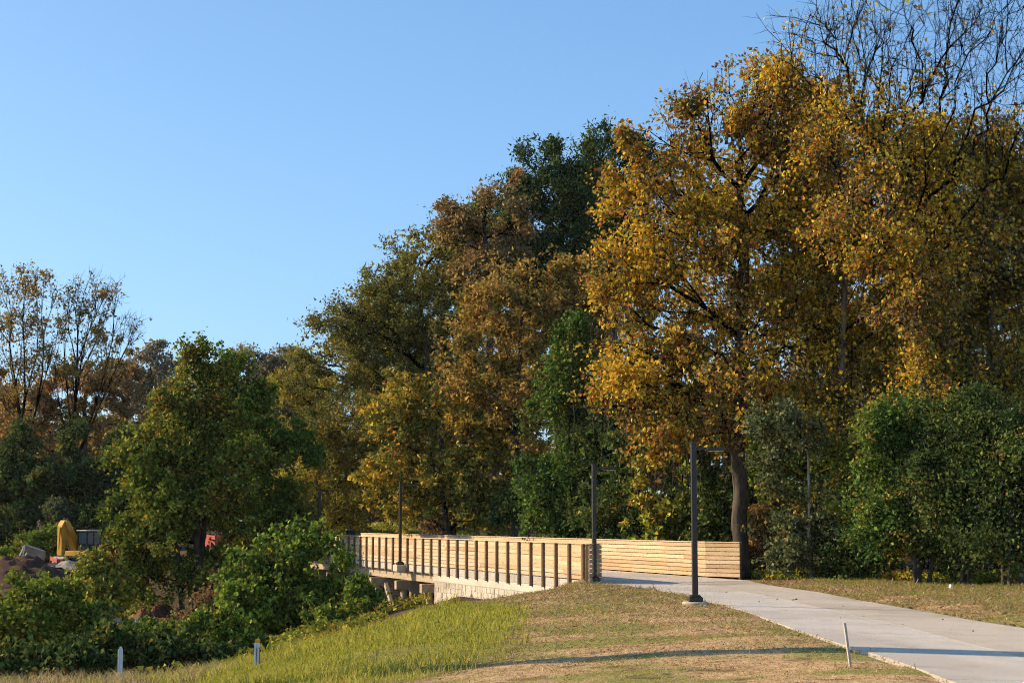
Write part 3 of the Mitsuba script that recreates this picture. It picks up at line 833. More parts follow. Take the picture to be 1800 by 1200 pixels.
# ------------------------------------------------------------------ vegetation
C_ = np.array
PAL = {
    'maple': [(C_((.42, .275, .03)), 4), (C_((.35, .18, .025)), 2.4), (C_((.24, .18, .032)), 4), (C_((.125, .12, .028)), 3.5), (C_((.27, .09, .025)), 1), (C_((.12, .075, .038)), 2)],
    'gold': [(C_((.42, .28, .028)), 4), (C_((.29, .205, .03)), 4), (C_((.15, .14, .03)), 3.5), (C_((.35, .16, .025)), 1.2), (C_((.12, .078, .038)), 2), (C_((.09, .10, .025)), 1.5)],
    'tan': [(C_((.25, .155, .045)), 4), (C_((.28, .185, .035)), 3), (C_((.18, .14, .035)), 3), (C_((.22, .11, .04)), 1.5), (C_((.12, .11, .03)), 2.4)],
    'rust': [(C_((.20, .125, .05)), 4), (C_((.16, .105, .05)), 3), (C_((.125, .11, .045)), 3), (C_((.24, .15, .05)), 1)],
    'tulip': [(C_((.09, .12, .02)), 4), (C_((.15, .16, .026)), 3), (C_((.055, .075, .018)), 3), (C_((.26, .20, .03)), 1.2), (C_((.2, .1, .03)), .4)],
    'olive': [(C_((.145, .125, .03)), 4), (C_((.10, .10, .028)), 4), (C_((.19, .155, .03)), 2), (C_((.07, .085, .028)), 2)],
    'oliveyellow': [(C_((.24, .19, .03)), 4), (C_((.16, .14, .03)), 4), (C_((.11, .11, .03)), 2), (C_((.32, .22, .03)), 1.2)],
    'yellow': [(C_((.42, .28, .04)), 3), (C_((.31, .22, .035)), 3), (C_((.17, .165, .035)), 4), (C_((.10, .115, .028)), 4), (C_((.30, .14, .03)), .6)],
    'green': [(C_((.06, .10, .018)), 4), (C_((.09, .13, .02)), 4), (C_((.15, .17, .028)), 2), (C_((.27, .22, .03)), .8), (C_((.20, .11, .03)), .4)],
    'greenyel': [(C_((.12, .14, .024)), 4), (C_((.19, .185, .03)), 3.5), (C_((.30, .23, .03)), 2), (C_((.07, .09, .02)), 2.5), (C_((.24, .12, .03)), .7)],
    'bright': [(C_((.10, .145, .022)), 4), (C_((.155, .19, .03)), 3), (C_((.05, .08, .018)), 4), (C_((.21, .19, .035)), .8)],
    'lime': [(C_((.13, .16, .024)), 4), (C_((.18, .19, .03)), 3), (C_((.08, .105, .02)), 3), (C_((.25, .21, .04)), 1)],
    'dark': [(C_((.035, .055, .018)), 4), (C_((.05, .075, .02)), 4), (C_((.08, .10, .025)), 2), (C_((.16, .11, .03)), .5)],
    'grey': [(C_((.075, .09, .04)), 4), (C_((.11, .12, .055)), 3), (C_((.05, .062, .026)), 4), (C_((.24, .15, .04)), .5)],
    'pine': [(C_((.030, .050, .018)), 4), (C_((.045, .068, .022)), 4), (C_((.07, .09, .03)), 1.5)],
    'brown': [(C_((.17, .10, .05)), 4), (C_((.13, .09, .055)), 3), (C_((.22, .14, .05)), 2), (C_((.11, .10, .04)), 2)],
    'greybrown': [(C_((.16, .135, .09)), 4), (C_((.12, .11, .07)), 3), (C_((.19, .15, .07)), 2)],
    'orange': [(C_((.23, .125, .045)), 4), (C_((.19, .115, .045)), 3), (C_((.14, .11, .04)), 3)],
    'holly': [(C_((.04, .075, .018)), 4), (C_((.065, .105, .022)), 4), (C_((.11, .145, .03)), 2), (C_((.22, .15, .03)), .5)],
}


def unit(v):
    return v / (np.linalg.norm(v, axis=-1, keepdims=True) + 1e-9)


def leaf_mesh(pos, dirs, L, W, pal, rg, key=None, tri=2, jitter=.38, clump=.5):
    """Leaves as folded rhombs (two triangles) or single triangles, each with its own colour."""
    n = len(pos)
    q = rg.uniform(.5, 1.35, n); L = L * q; W = W * q * rg.uniform(.75, 1.25, n)
    d = unit(dirs)
    s = unit(np.cross(d, unit(rg.normal(size=(n, 3)))))
    nn = np.cross(s, d)
    cols = np.array([c for c, _ in pal]); w = np.array([q for _, q in pal], float); cw = np.cumsum(w / w.sum())
    q = meshkit.noise(pos * clump + 31.7, 3)
    q2 = meshkit.noise(pos * clump * 3.1 + 11.7, 7)
    val = np.clip(((q - .5) * .8 + (q2 - .5) * .6 + .5) * .55 + rg.uniform(0, 1, n) * .45, 0, .999)
    # spread evenly so that the weights hold, colour clumps kept
    rank = np.argsort(np.argsort(val)) / n
    col = cols[np.searchsorted(cw, rank * .9999)] if key is None else cols[np.searchsorted(cw, key)]
    col = col * rg.uniform(1 - jitter, 1 + jitter, (n, 1)) * (1 + rg.normal(0, .06, (n, 3)))
    col = np.clip(col * 1.75, .006, .85)         # reflected and transmitted light together
    if tri == 2:
        fold = (W * .35)[:, None] * nn
        v = np.stack([pos, pos + d * (L * .45)[:, None] + s * W[:, None] + fold, pos + d * L[:, None], pos + d * (L * .45)[:, None] - s * W[:, None] + fold], 1)
        f = np.array([[0, 1, 2], [0, 2, 3]]); k = 4
    else:
        v = np.stack([pos + s * W[:, None] * 1.15, pos - s * W[:, None] * 1.15, pos + d * L[:, None]], 1)
        f = np.array([[0, 1, 2]]); k = 3
    F = (f[None] + (np.arange(n) * k)[:, None, None]).reshape(-1, 3)
    return (v.reshape(-1, 3), F), np.repeat(col, k, axis=0)


TRI = [0]


def grow(seeds_pos, tips, bf=.6):
    """Joins tips to the trunk one by one, each where distance plus way back to the ground is least."""
    n0, n = len(seeds_pos), len(tips)
    pos = np.vstack([seeds_pos, tips]); parent = np.full(n0 + n, -1)
    parent[1:n0] = np.arange(n0 - 1)
    dist = np.zeros(n0 + n)
    dist[1:n0] = np.cumsum(np.linalg.norm(np.diff(seeds_pos, axis=0), axis=1)) * .5
    best = np.full(n, 1e9); bp = np.zeros(n, int)
    todo = np.ones(n, bool)
    for i in range(n0):
        c = np.linalg.norm(tips - pos[i], axis=1)
        # limbs rise from the trunk
        c = c + np.clip(pos[i, 2] - tips[:, 2] + .3, 0, None) * .7 + bf * dist[i]
        m = c < best; best[m] = c[m]; bp[m] = i
    order = []
    for _ in range(n):
        j = int(np.argmin(np.where(todo, best, 1e9)))
        todo[j] = False
        p = bp[j]; k = n0 + j
        parent[k] = p; dist[k] = dist[p] + np.linalg.norm(tips[j] - pos[p])
        order.append(k)
        c = np.linalg.norm(tips - tips[j], axis=1) + bf * dist[k]
        m = (c < best) & todo; best[m] = c[m]; bp[m] = k
    return pos, parent, order


def tree(name, label, cat, lobes, Y, base, top=None, trunk_r=.2, tips=500, leaves=30000, size=(.14, .06), pal='green', seed=1, leaf='m_leaf', bark='m_bark_dark',
         tri=2, depth=.85, gap=.22, spread=.28, twig=.45, twigs=3, droop=.35, group=None, bf=.55, lean=None, base_z=None, wood=True, outer=2.8, clump=.5, min_r=.010, drip=0.0, stems=1, holes=.5, jitter=.38, flat=.8, vines=0, trunk_bark=None, kink=0.0, uneven_by=1.0):
    """A tree or shrub: lobes (pixel x, y, half width, half height[, depth offset, weight, leaf share]) are masses of the crown round depth Y, base the pixel x of the trunk foot."""
    rg = np.random.default_rng(seed)
    k = thing(name, label, cat, group)
    lob = []
    for l in lobes:
        px, py, rx, ry = l[:4]
        dy = l[4] if len(l) > 4 else 0; w = l[5] if len(l) > 5 else 1; lf = l[6] if len(l) > 6 else 1
        c = P(px, py, Y + dy); m = (Y + dy) / FPX
        lob.append((c, np.array([rx * m, min(rx, ry * 1.4) * m * depth, ry * m]), w, lf))
    subs = []
    for c, r, w, lf in lob:                    # every mass breaks up into smaller sprays
        subs.append((c, r * 1.02, w * .8, lf))
        for _ in range(9):
            d = unit(rg.normal(size=3)); q = rg.uniform(.20, .45)
            subs.append((c + r * d * rg.uniform(.5, 1.15), r * q * [1.2, 1.2, flat], w * .8, lf))
    lob = subs
    wt = np.array([(r[0] * r[2]) * w for c, r, w, lf in lob]); wt /= wt.sum()
    def sample(n):
        li = rg.choice(len(lob), n, p=wt)
        C = np.array([c for c, *_ in lob])[li]; R = np.array([r for _, r, *_ in lob])[li]
        d = unit(rg.normal(size=(n, 3)))
        u = rg.uniform(0, 1, (n, 1)) ** (1 / outer)
        edge = 1 + (meshkit.fbm(d * 2.6 + li[:, None] * 7.3 + seed, 3, seed) - .5)[:, None] * .9
        edge = edge + rg.exponential(.09, (n, 1)) * (rg.uniform(size=(n, 1)) < .5)
        return C + d * R * u * edge, li
    tp, li = sample(tips * 3)
    g_ = meshkit.fbm(tp * holes + seed * 3.3, 2, seed)
    keep = g_ > np.quantile(g_, gap)
    tp, li = tp[keep][:tips], li[keep][:tips]
    # keep tips apart
    min_d = np.median(cKDTree(tp).query(tp, 2)[0][:, 1]) * .75
    sel = np.ones(len(tp), bool)
    for a, b in cKDTree(tp).query_pairs(min_d):
        if sel[a] and sel[b]:
            sel[b] = False
    tp, li = tp[sel], li[sel]
    bx = P(base, 950, Y)
    if base_z is None:
        base_z = H(bx[0], bx[1])
    b0 = np.array([bx[0], bx[1], base_z - .3])
    gl = tp[:, 2] < base_z + .15
    tp, li = tp[~gl], li[~gl]
    topp = P(top[0], top[1], Y) if top else np.array([tp[:, 0].mean(), tp[:, 1].mean(), np.quantile(tp[:, 2], .85)])
    nt = max(5, int(np.linalg.norm(topp - b0) / 1.0))
    tt = np.linspace(0, 1, nt)
    wob = np.cumsum(rg.normal(0, .10, (nt, 3)), 0) * [1, 1, 0]
    wob = (wob - wob[0] - (wob[-1] - wob[0]) * tt[:, None]) * min(1, trunk_r * 4)
    if lean is not None:                       # a bow of the trunk, metres to the right at mid height
        wob = wob + np.array([lean, 0, 0]) * (4 * tt * (1 - tt))[:, None]
    spine = b0 + (topp - b0) * tt[:, None] + wob
    pos, parent, order = grow(spine, tp, bf)
    n0 = nt; N = len(pos)
    kids = np.zeros(N); acc = np.zeros((N, 3))
    for _ in range(2):
        kids[:] = 0; acc[:] = 0
        np.add.at(kids, parent[n0:], 1); np.add.at(acc, parent[n0:], pos[n0:])
        inn = (kids > 0) & (np.arange(N) >= n0)
        pos[inn] = .5 * pos[inn] + .25 * pos[parent[inn]] + .25 * acc[inn] / kids[inn][:, None]
    if kink:
        pos[n0:] += rg.normal(0, kink, pos[n0:].shape)
    # pipe model
    ex_ = 2.3
    area = np.zeros(N); area[n0:] += 1.0
    for q in reversed(order):
        area[parent[q]] += area[q]
    for q in range(n0 - 1, 0, -1):
        area[q - 1] += area[q]
    rad = (area / area[1]) ** (1 / ex_) * trunk_r * .92
    rad = np.maximum(rad, min_r)
    rad[:n0] = np.maximum(rad[:n0], trunk_r * (1 - tt) ** .7 * .55)
    if wood:
        tr_ = np.maximum(rad[:n0].copy(), min_r * 1.5); tr_[0] *= 1.35
        if nt > 2: tr_[1] *= 1.06
        fine = np.linspace(0, 1, nt * 3)
        sp = np.stack([np.interp(fine, tt, spine[:, a]) for a in range(3)], 1)
        part(k, 'trunk', pole(sp, np.interp(fine, tt, tr_), 12 if trunk_r > .12 else 7, .55, seed), trunk_bark or bark, True)
        for q in range(1, stems):
            an = q * 2.1 + seed
            off = np.array([math.cos(an), math.sin(an) * .6, 0]) * trunk_r * 3.0
            sp2 = sp + off * (1 + 2.2 * fine[:, None]) + np.array([0, 0, -.1])
            sp2 = sp2[:int(len(sp2) * .85)]
            part(k, 'trunk', pole(sp2, np.interp(fine, tt, tr_)[:len(sp2)] * .8, 9, .5, seed + q), bark, True)
        q = np.arange(n0, N)
        big = rad[q] > .055
        mb = MB()
        # each branch is drawn from its parent to itself
        for sel_, sides in ((q[big], 7), (q[~big], 3)):
            if len(sel_):
                r0 = np.minimum(rad[parent[sel_]], rad[sel_] * 1.35)
                mb.add(*tubes(pos[parent[sel_]], pos[sel_], r0, rad[sel_], sides))
    # twigs
    q = np.arange(n0, N)
    ed = unit(pos[q] - pos[parent[q]])
    tw0 = np.repeat(pos[q], twigs, 0); twd = np.repeat(ed, twigs, 0)
    twd = unit(twd + rg.normal(0, .75, twd.shape) + [0, 0, .15 - drip])
    tl = twig * rg.uniform(.4, 1.3, len(tw0))
    tw1 = tw0 + twd * tl[:, None]
    lfs = np.repeat(np.array([l[3] for l in lob])[li], twigs)
    if wood:
        mb.add(*tubes(tw0, tw1, np.full(len(tw0), min_r * .8), np.full(len(tw0), min_r * .35), 3))
        bare = lfs < .5
        if bare.any():                         # leafless wood carries a further order of twigs
            i = np.repeat(np.where(bare)[0], 2)
            o = tw0[i] + (tw1[i] - tw0[i]) * rg.uniform(.25, 1, (len(i), 1))
            dd = unit(unit(tw1[i] - tw0[i]) + rg.normal(0, .6, (len(i), 3)) + [0, 0, .1])
            mb.add(*tubes(o, o + dd * (twig * .8 * rg.uniform(.4, 1.2, (len(i), 1))), np.full(len(i), min_r * .55), np.full(len(i), min_r * .25), 3))
        me = mb.mesh()
        TRI[0] += len(me.faces)
        part(k, 'limbs', me, bark, True)
    if vines:                                  # pale leafless strands that hang in the crown
        i = rg.choice(len(tp), vines)
        a0 = tp[i] + rg.normal(0, .3, (vines, 3)); mv = MB()
        for step in range(3):
            a1 = a0 + rg.normal(0, .16, (vines, 3)) - [0, 0, .75] * rg.uniform(.5, 1.2, (vines, 1))
            mv.add(*tubes(a0, a1, np.full(vines, .016 - .003 * step), np.full(vines, .013 - .003 * step), 3)); a0 = a1
        me = mv.mesh(); TRI[0] += len(me.faces)
        part(k, 'vine', me, 'm_bark_pale', True, label='pale leafless strands hanging in the crown', kind='stuff')
    # leaves
    uneven = np.exp(rg.normal(0, uneven_by, len(tp)))          # full and thin sprays
    pr = lfs * np.repeat(uneven, twigs) * np.exp(rg.normal(0, .5, len(lfs))); pr /= pr.sum()
    ti = rg.choice(len(tw0), leaves, p=pr)
    u = rg.uniform(.1, 1.1, (leaves, 1))
    lp = tw0[ti] + (tw1[ti] - tw0[ti]) * u + rg.normal(0, spread * .55, (leaves, 3)) * [1, 1, .85]
    if drip:                                   # hanging vines and sprays below the twigs
        lp[:, 2] -= rg.exponential(drip, leaves) * (rg.uniform(size=leaves) < .6)
    dirs = twd[ti] * .5 + rg.normal(0, .7, (leaves, 3)) - [0, 0, droop]
    ok = lp[:, 2] > base_z + .02
    lp, dirs = lp[ok], dirs[ok]
    (v, f), col = leaf_mesh(lp, dirs, size[0], size[1], PAL[pal], rg, tri=tri, clump=clump, jitter=jitter)
    TRI[0] += len(f)
    part(k, 'crown', (v, f), leaf, False, color=col)
    return k

# --- right: the big maples and what stands under them
tree('maple_tree', 'big golden orange maple, its stout dark trunk at the far end of the board barrier', 'tree',
     [(1180, 330, 110, 150), (1280, 195, 115, 95), (1390, 200, 100, 95), (1150, 560, 100, 140), (1280, 440, 140, 150), (1400, 380, 110, 160), (1240, 690, 140, 95, -1), (1370, 620, 110, 120), (1120, 680, 70, 85), (1085, 480, 45, 80), (1160, 755, 70, 40, -1)],
     62.5, 1306, (1300, 330), .30, 1250, 60000, (.165, .062), 'maple', 11, vines=520, twigs=4, lean=-.15, twig=.62, spread=.30, uneven_by=1.35, droop=.55, clump=.45, gap=0.19, drip=.12)
tree('maple_tree', 'yellow brown maple with hanging sprays, its straight bare trunk right of the big orange maple', 'tree',
     [(1470, 330, 100, 130), (1440, 480, 110, 130, 1), (1540, 560, 120, 130), (1450, 650, 90, 90), (1540, 690, 100, 60), (1590, 420, 110, 130), (1460, 745, 60, 50, -1), (1560, 280, 90, 80), (1640, 560, 90, 110, 1), (1640, 320, 80, 90, 1)],
     61.5, 1465, (1490, 420), .15, 1100, 48000, (.16, .06), 'gold', 12, vines=520, bark='m_bark_grey', twig=.62, twigs=4, spread=.30, uneven_by=1.35, droop=.6, drip=.25, gap=.25, base_z=0.0)
tree('maple_tree', 'thinly leaved yellow brown maple at the right edge behind the evergreen', 'tree',
     [(1730, 400, 100, 140), (1700, 270, 80, 70), (1800, 420, 60, 130), (1780, 560, 90, 130), (1700, 560, 100, 120), (1660, 670, 100, 80), (1790, 300, 60, 100), (1740, 690, 100, 60), (1650, 450, 80, 110)],
     63, 1752, (1750, 380), .16, 900, 38000, (.16, .06), 'gold', 13, vines=460, bark='m_bark_grey', twig=.65, twigs=4, spread=.32, uneven_by=1.35, droop=.55, drip=.25, gap=.3, base_z=0.1)
tree('bare_topped_tree', 'tall tree at upper right with bare grey limbs rising above the golden leaves', 'tree',
     [(1420, 90, 70, 90, 0, .9, .05), (1520, 60, 70, 100, 0, .9, .05), (1600, 80, 90, 120, 0, .9, .02), (1700, 60, 90, 120, 0, .9, .006), (1790, 90, 80, 150, 0, 1, .006), (1740, 230, 70, 80, 0, .6, .1), (1480, 230, 80, 80, 0, 1, .9), (1610, 250, 90, 90, 0, 1, .8), (1540, 400, 90, 120, -1, .7, 1), (1660, 420, 90, 140, 0, .7, .8), (1610, 560, 70, 90, -.5, 1.1, 1.3), (1615, 670, 60, 80, -.5, 1.3, 1.3)],
     58, 1612, (1590, 470), .165, 950, 18000, (.15, .058), 'maple', 14, bark='m_bark_pale', trunk_bark='m_bark_dark', kink=.10, vines=300, twig=.8, twigs=2, spread=.4, droop=.5, gap=0.1, bf=.5, base_z=0.05, min_r=.013, lean=.4, holes=.2)
tree('background_tree', 'dense rusty brown tree behind the golden maples', 'tree',
     [(1330, 330, 130, 170), (1450, 500, 130, 170), (1300, 560, 140, 180), (1600, 500, 140, 180), (1750, 500, 100, 200), (1500, 700, 140, 120), (1250, 720, 120, 90), (1360, 830, 110, 80), (1720, 720, 110, 100), (1560, 300, 90, 80)],
     76, 1400, (1450, 450), .3, 560, 26000, (.26, .10), 'tan', 15, tri=1, twig=.7, spread=.5, gap=0.14, base_z=0.3)

EV = [('evergreen_shrub', 'dark glossy evergreen shrub tree with thin pale stems at the wood edge', [(1575, 850, 65, 110), (1560, 770, 40, 60), (1600, 760, 50, 60), (1550, 920, 40, 55), (1600, 945, 50, 35)], 54.5, 1612, 21),
      ('evergreen_shrub', 'broad dark evergreen shrub in the middle of the three at right', [(1665, 800, 65, 90), (1690, 890, 80, 90), (1650, 940, 50, 40), (1700, 740, 50, 50)], 53.5, 1690, 22),
      ('evergreen_shrub', 'tall dark evergreen shrub cut by the right edge of the view', [(1760, 790, 70, 100), (1790, 880, 70, 100), (1740, 940, 60, 40), (1830, 820, 60, 120)], 52, 1772, 23)]
for nm, lab, lb, Y, bx, sd in EV:
    tree(nm, lab, 'shrub', lb, Y, bx, (bx, 800), [.09, .07, .08][sd - 21], 520, 20000, (.13, .044), ['holly', 'dark', 'dark'][sd - 21], sd, leaf='m_leaf_waxy', bark='m_bark_dark', twig=.5, spread=.3, gap=.1, droop=.1, stems=3, base_z=H(P(bx, 950, Y)[0], Y))
tree('young_tree', 'slender grey green tree with a thin pale stem left of the dark trunk', 'tree',
     [(1400, 790, 60, 70), (1430, 880, 55, 70), (1385, 950, 40, 55), (1400, 980, 35, 30), (1370, 740, 50, 40)], 58, 1426, (1420, 790), .065, 300, 8500, (.145, .052), 'grey', 24, leaf='m_leaf_waxy', bark='m_bark_pale', twig=.4, spread=.2, gap=0.22, droop=.4)
tree('young_tree', 'leafy grey green sapling between the dark trunk and the evergreen', 'tree',
     [(1500, 870, 45, 80), (1520, 960, 45, 55), (1512, 930, 30, 40), (1500, 790, 50, 50)], 58, 1548, (1510, 820), .06, 300, 10000, (.14, .05), 'greenyel', 25, leaf='m_leaf_waxy', bark='m_bark_pale', twig=.4, spread=.2, gap=0.22)
tree('orange_shrub', 'low orange leaved shrub just right of the stout dark trunk', 'shrub',
     [(1350, 920, 30, 50), (1365, 965, 35, 35), (1340, 985, 30, 25)], 63, 1355, (1352, 930), .04, 160, 5000, (.15, .06), 'orange', 26, twig=.35, spread=.18)
tree('green_shrub', 'bright green leafy shrub beside the stout trunk under the maple', 'shrub',
     [(1345, 830, 35, 60), (1365, 780, 40, 45)], 64, 1348, (1350, 830), .04, 150, 5500, (.15, .06), 'green', 27, leaf='m_leaf_waxy', twig=.35, spread=.2, base_z=0.0)
tree('dark_thicket', 'dark low thicket reaching the ground below and between the evergreens', 'shrub',
     [(1560, 930, 50, 70), (1620, 960, 70, 60), (1690, 970, 70, 55), (1750, 960, 70, 60), (1800, 960, 50, 70), (1510, 975, 50, 45), (1460, 985, 40, 35), (1650, 880, 80, 60)],
     57.5, 1640, (1640, 930), .05, 520, 16000, (.14, .05), 'dark', 29, leaf='m_leaf_waxy', twig=.5, spread=.3, gap=.05, stems=3, base_z=0.0, tri=1)
tree('dead_trunk_tree', 'thin dark forked tree behind the evergreens', 'tree',
     [(1600, 660, 70, 60), (1660, 680, 60, 50), (1560, 740, 50, 40)], 60, 1655, (1610, 640), .12, 160, 5000, (.16, .06), 'gold', 28, twig=.5, base_z=0.05, drip=.3)

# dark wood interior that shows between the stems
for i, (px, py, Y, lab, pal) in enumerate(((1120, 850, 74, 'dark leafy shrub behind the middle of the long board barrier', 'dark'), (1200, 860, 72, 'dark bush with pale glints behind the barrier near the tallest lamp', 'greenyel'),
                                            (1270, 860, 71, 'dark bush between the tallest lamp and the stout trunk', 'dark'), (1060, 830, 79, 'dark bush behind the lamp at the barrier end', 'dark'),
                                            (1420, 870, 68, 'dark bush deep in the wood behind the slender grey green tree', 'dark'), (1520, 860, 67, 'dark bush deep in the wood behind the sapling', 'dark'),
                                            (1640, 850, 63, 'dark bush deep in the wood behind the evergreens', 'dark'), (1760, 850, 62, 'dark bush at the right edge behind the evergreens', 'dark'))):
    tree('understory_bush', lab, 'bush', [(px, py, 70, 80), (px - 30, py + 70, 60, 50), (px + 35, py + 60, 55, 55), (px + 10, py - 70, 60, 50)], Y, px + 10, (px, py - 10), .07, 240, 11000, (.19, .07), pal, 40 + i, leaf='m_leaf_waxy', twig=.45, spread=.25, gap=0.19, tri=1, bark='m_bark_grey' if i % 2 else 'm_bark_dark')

# --- middle: vine curtain, yellow tree, tan tree, pines, olive cypress
tree('vine_covered_tree', 'tree wrapped in green climbing vines left of the big maple', 'tree',
     [(1000, 660, 45, 70), (970, 760, 50, 80), (1020, 800, 60, 90), (960, 870, 50, 70), (1000, 900, 60, 60), (1060, 720, 45, 70), (1040, 900, 60, 40), (1010, 590, 30, 40)],
     80, 1000, (1000, 620), .14, 640, 30000, (.18, .068), 'holly', 51, leaf='m_leaf_waxy', twig=.4, spread=.22, gap=0.17, drip=.35, droop=.7, base_z=0.2)
tree('yellow_tree', 'small bright yellow tree in the gap behind the bridge', 'tree',
     [(710, 705, 50, 42), (745, 760, 70, 60), (830, 740, 60, 60), (700, 790, 45, 60), (790, 830, 90, 70), (860, 830, 60, 70), (740, 870, 70, 40), (880, 890, 50, 40), (810, 690, 30, 35), (700, 870, 60, 60), (830, 890, 70, 50), (660, 740, 25, 30), (900, 780, 50, 70)],
     100, 800, (780, 740), .16, 720, 36000, (.24, .085), 'yellow', 52, tri=1, uneven_by=1.3, twig=.6, spread=.32, gap=0.23, lean=-.5, bf=.4, base_z=.4)
tree('tan_tree', 'tall tan orange tree between the olive tree and the big maple', 'tree',
     [(900, 520, 80, 65), (860, 600, 75, 70), (950, 580, 80, 90), (1000, 500, 50, 70), (900, 680, 100, 70), (1010, 640, 50, 90), (840, 660, 60, 60), (960, 740, 80, 80), (880, 760, 80, 80), (1040, 560, 40, 90), (830, 540, 40, 60)],
     98, 905, (915, 520), .2, 720, 44000, (.22, .075), 'tan', 53, tri=1, uneven_by=1.3, twig=.65, spread=.36, gap=0.21, base_z=.6, bf=.4)
tree('rust_tree', 'thin rust brown tree top beside the dark pines', 'tree',
     [(830, 370, 50, 48), (870, 430, 60, 60), (800, 400, 30, 40), (900, 360, 40, 40), (850, 480, 60, 40)],
     112, 862, (850, 390), .25, 360, 13000, (.24, .08), 'rust', 54, tri=1, twig=.7, spread=.36, gap=0.23, base_z=.8)
for i, (lb, bx, Y, lab) in enumerate((([(960, 290, 50, 40), (925, 350, 50, 50), (985, 350, 60, 60), (960, 430, 80, 60), (1030, 430, 60, 70), (905, 420, 40, 45), (1000, 510, 80, 60), (930, 500, 60, 50)], 985, 116, 'dark green evergreen topping the tree line at centre'),
                                      ([(1070, 265, 60, 34), (1110, 290, 50, 50), (1040, 320, 50, 55), (1080, 380, 70, 60), (1110, 450, 50, 70), (1060, 470, 60, 60)], 1080, 119, 'second dark evergreen just left of the big maple top'))):
    tree('evergreen_tree', lab, 'tree', lb, Y, bx, (bx, 330 + i * 20), .3, 520, 40000, (.30, .06), 'pine', 60 + i, twig=.7, twigs=4, spread=.5, gap=.1, droop=0, base_z=.8, tri=1, bf=.35, leaf='m_leaf_waxy')
tree('olive_tree', 'large olive green feathery tree with a dark leaning trunk and sky showing through', 'tree',
     [(730, 430, 50, 35), (700, 500, 55, 45), (780, 500, 45, 70), (640, 540, 45, 45), (690, 580, 70, 45), (760, 610, 60, 50), (605, 560, 44, 40, 0, 1.6), (620, 620, 60, 45, 0, 1.6), (570, 600, 36, 36, 0, 2), (555, 645, 45, 36, 0, 2), (640, 610, 60, 50), (800, 560, 50, 70), (700, 660, 80, 40), (620, 680, 60, 40), (780, 440, 35, 40), (740, 560, 90, 70), (660, 720, 90, 60), (580, 660, 60, 50), (760, 700, 80, 60)],
     113, 800, (742, 480), .28, 1150, 60000, (.22, .045), 'olive', 55, tri=1, uneven_by=1.3, twig=.6, twigs=4, spread=.32, gap=0.28, droop=.1, holes=.28, bf=.3, base_z=.8, lean=-.3, flat=.5)
tree('olive_yellow_tree', 'olive yellow feathery tree leaning over the far bridge end', 'tree',
     [(530, 690, 42, 35), (580, 720, 60, 50), (640, 740, 60, 60), (560, 780, 45, 55), (610, 820, 55, 50), (670, 690, 40, 40), (520, 740, 40, 50), (650, 840, 60, 60), (540, 850, 50, 60), (600, 880, 60, 50), (700, 820, 50, 60), (500, 690, 30, 40)],
     120, 562, (590, 690), .2, 760, 40000, (.24, .05), 'oliveyellow', 56, tri=1, twig=.6, twigs=4, spread=.42, gap=0.23, droop=.1, base_z=.6, lean=-.6, flat=.55)
tree('background_tree', 'olive brown tree filling the space behind the tan tree', 'tree',
     [(860, 560, 120, 110), (960, 640, 110, 120), (780, 700, 120, 110), (660, 780, 110, 100), (900, 800, 130, 120), (1040, 560, 60, 130), (1060, 450, 60, 90), (760, 840, 120, 80)],
     134, 860, (880, 560), .35, 520, 22000, (.40, .15), 'oliveyellow', 57, tri=1, spread=.6, twig=.8, gap=0.14, base_z=1.2)
tree('background_tree', 'dark olive tree behind the large feathery olive tree, closing the skyline', 'tree',
     [(590, 640, 60, 60), (640, 580, 60, 60), (690, 520, 55, 70), (530, 680, 45, 45), (750, 470, 50, 70), (810, 430, 60, 70), (870, 400, 60, 60), (700, 620, 90, 70), (480, 720, 40, 40)],
     138, 650, (680, 600), .3, 620, 20000, (.36, .11), 'olive', 59, tri=1, spread=.55, twig=.8, gap=.1, base_z=1.2, flat=.6)
tree('grey_shrub', 'pale grey leaved shrub on the grassy bank beyond the bridge', 'shrub',
     [(640, 880, 35, 45), (665, 850, 30, 50), (620, 905, 25, 25)], 128, 650, (650, 850), .06, 200, 9000, (.20, .07), 'greybrown', 58, spread=.25, leaf='m_leaf_waxy')
for i, (px, py, Y, lab, pal) in enumerate(((720, 880, 122, 'brown green bush at the left foot of the yellow tree', 'greenyel'), (800, 895, 112, 'brown leaved bush on the bank right of the yellow tree trunk', 'brown'),
                                            (870, 880, 104, 'low yellow green bush behind the dark stretch of barrier', 'yellow'), (930, 880, 95, 'dark green bush at the foot of the vine covered tree', 'dark'),
                                            (590, 890, 126, 'dark bush behind the farthest lamp post', 'greenyel'), (545, 880, 128, 'dark bush left of the farthest lamp post', 'dark'))):
    tree('bank_bush', lab, 'bush', [(px, py, 40, 40), (px - 28, py + 18, 32, 28), (px + 28, py + 15, 32, 30)], Y, px, (px, py), .06, 170, 8000, (.21, .075), pal, 70 + i, tri=1, leaf='m_leaf_waxy', spread=.28)

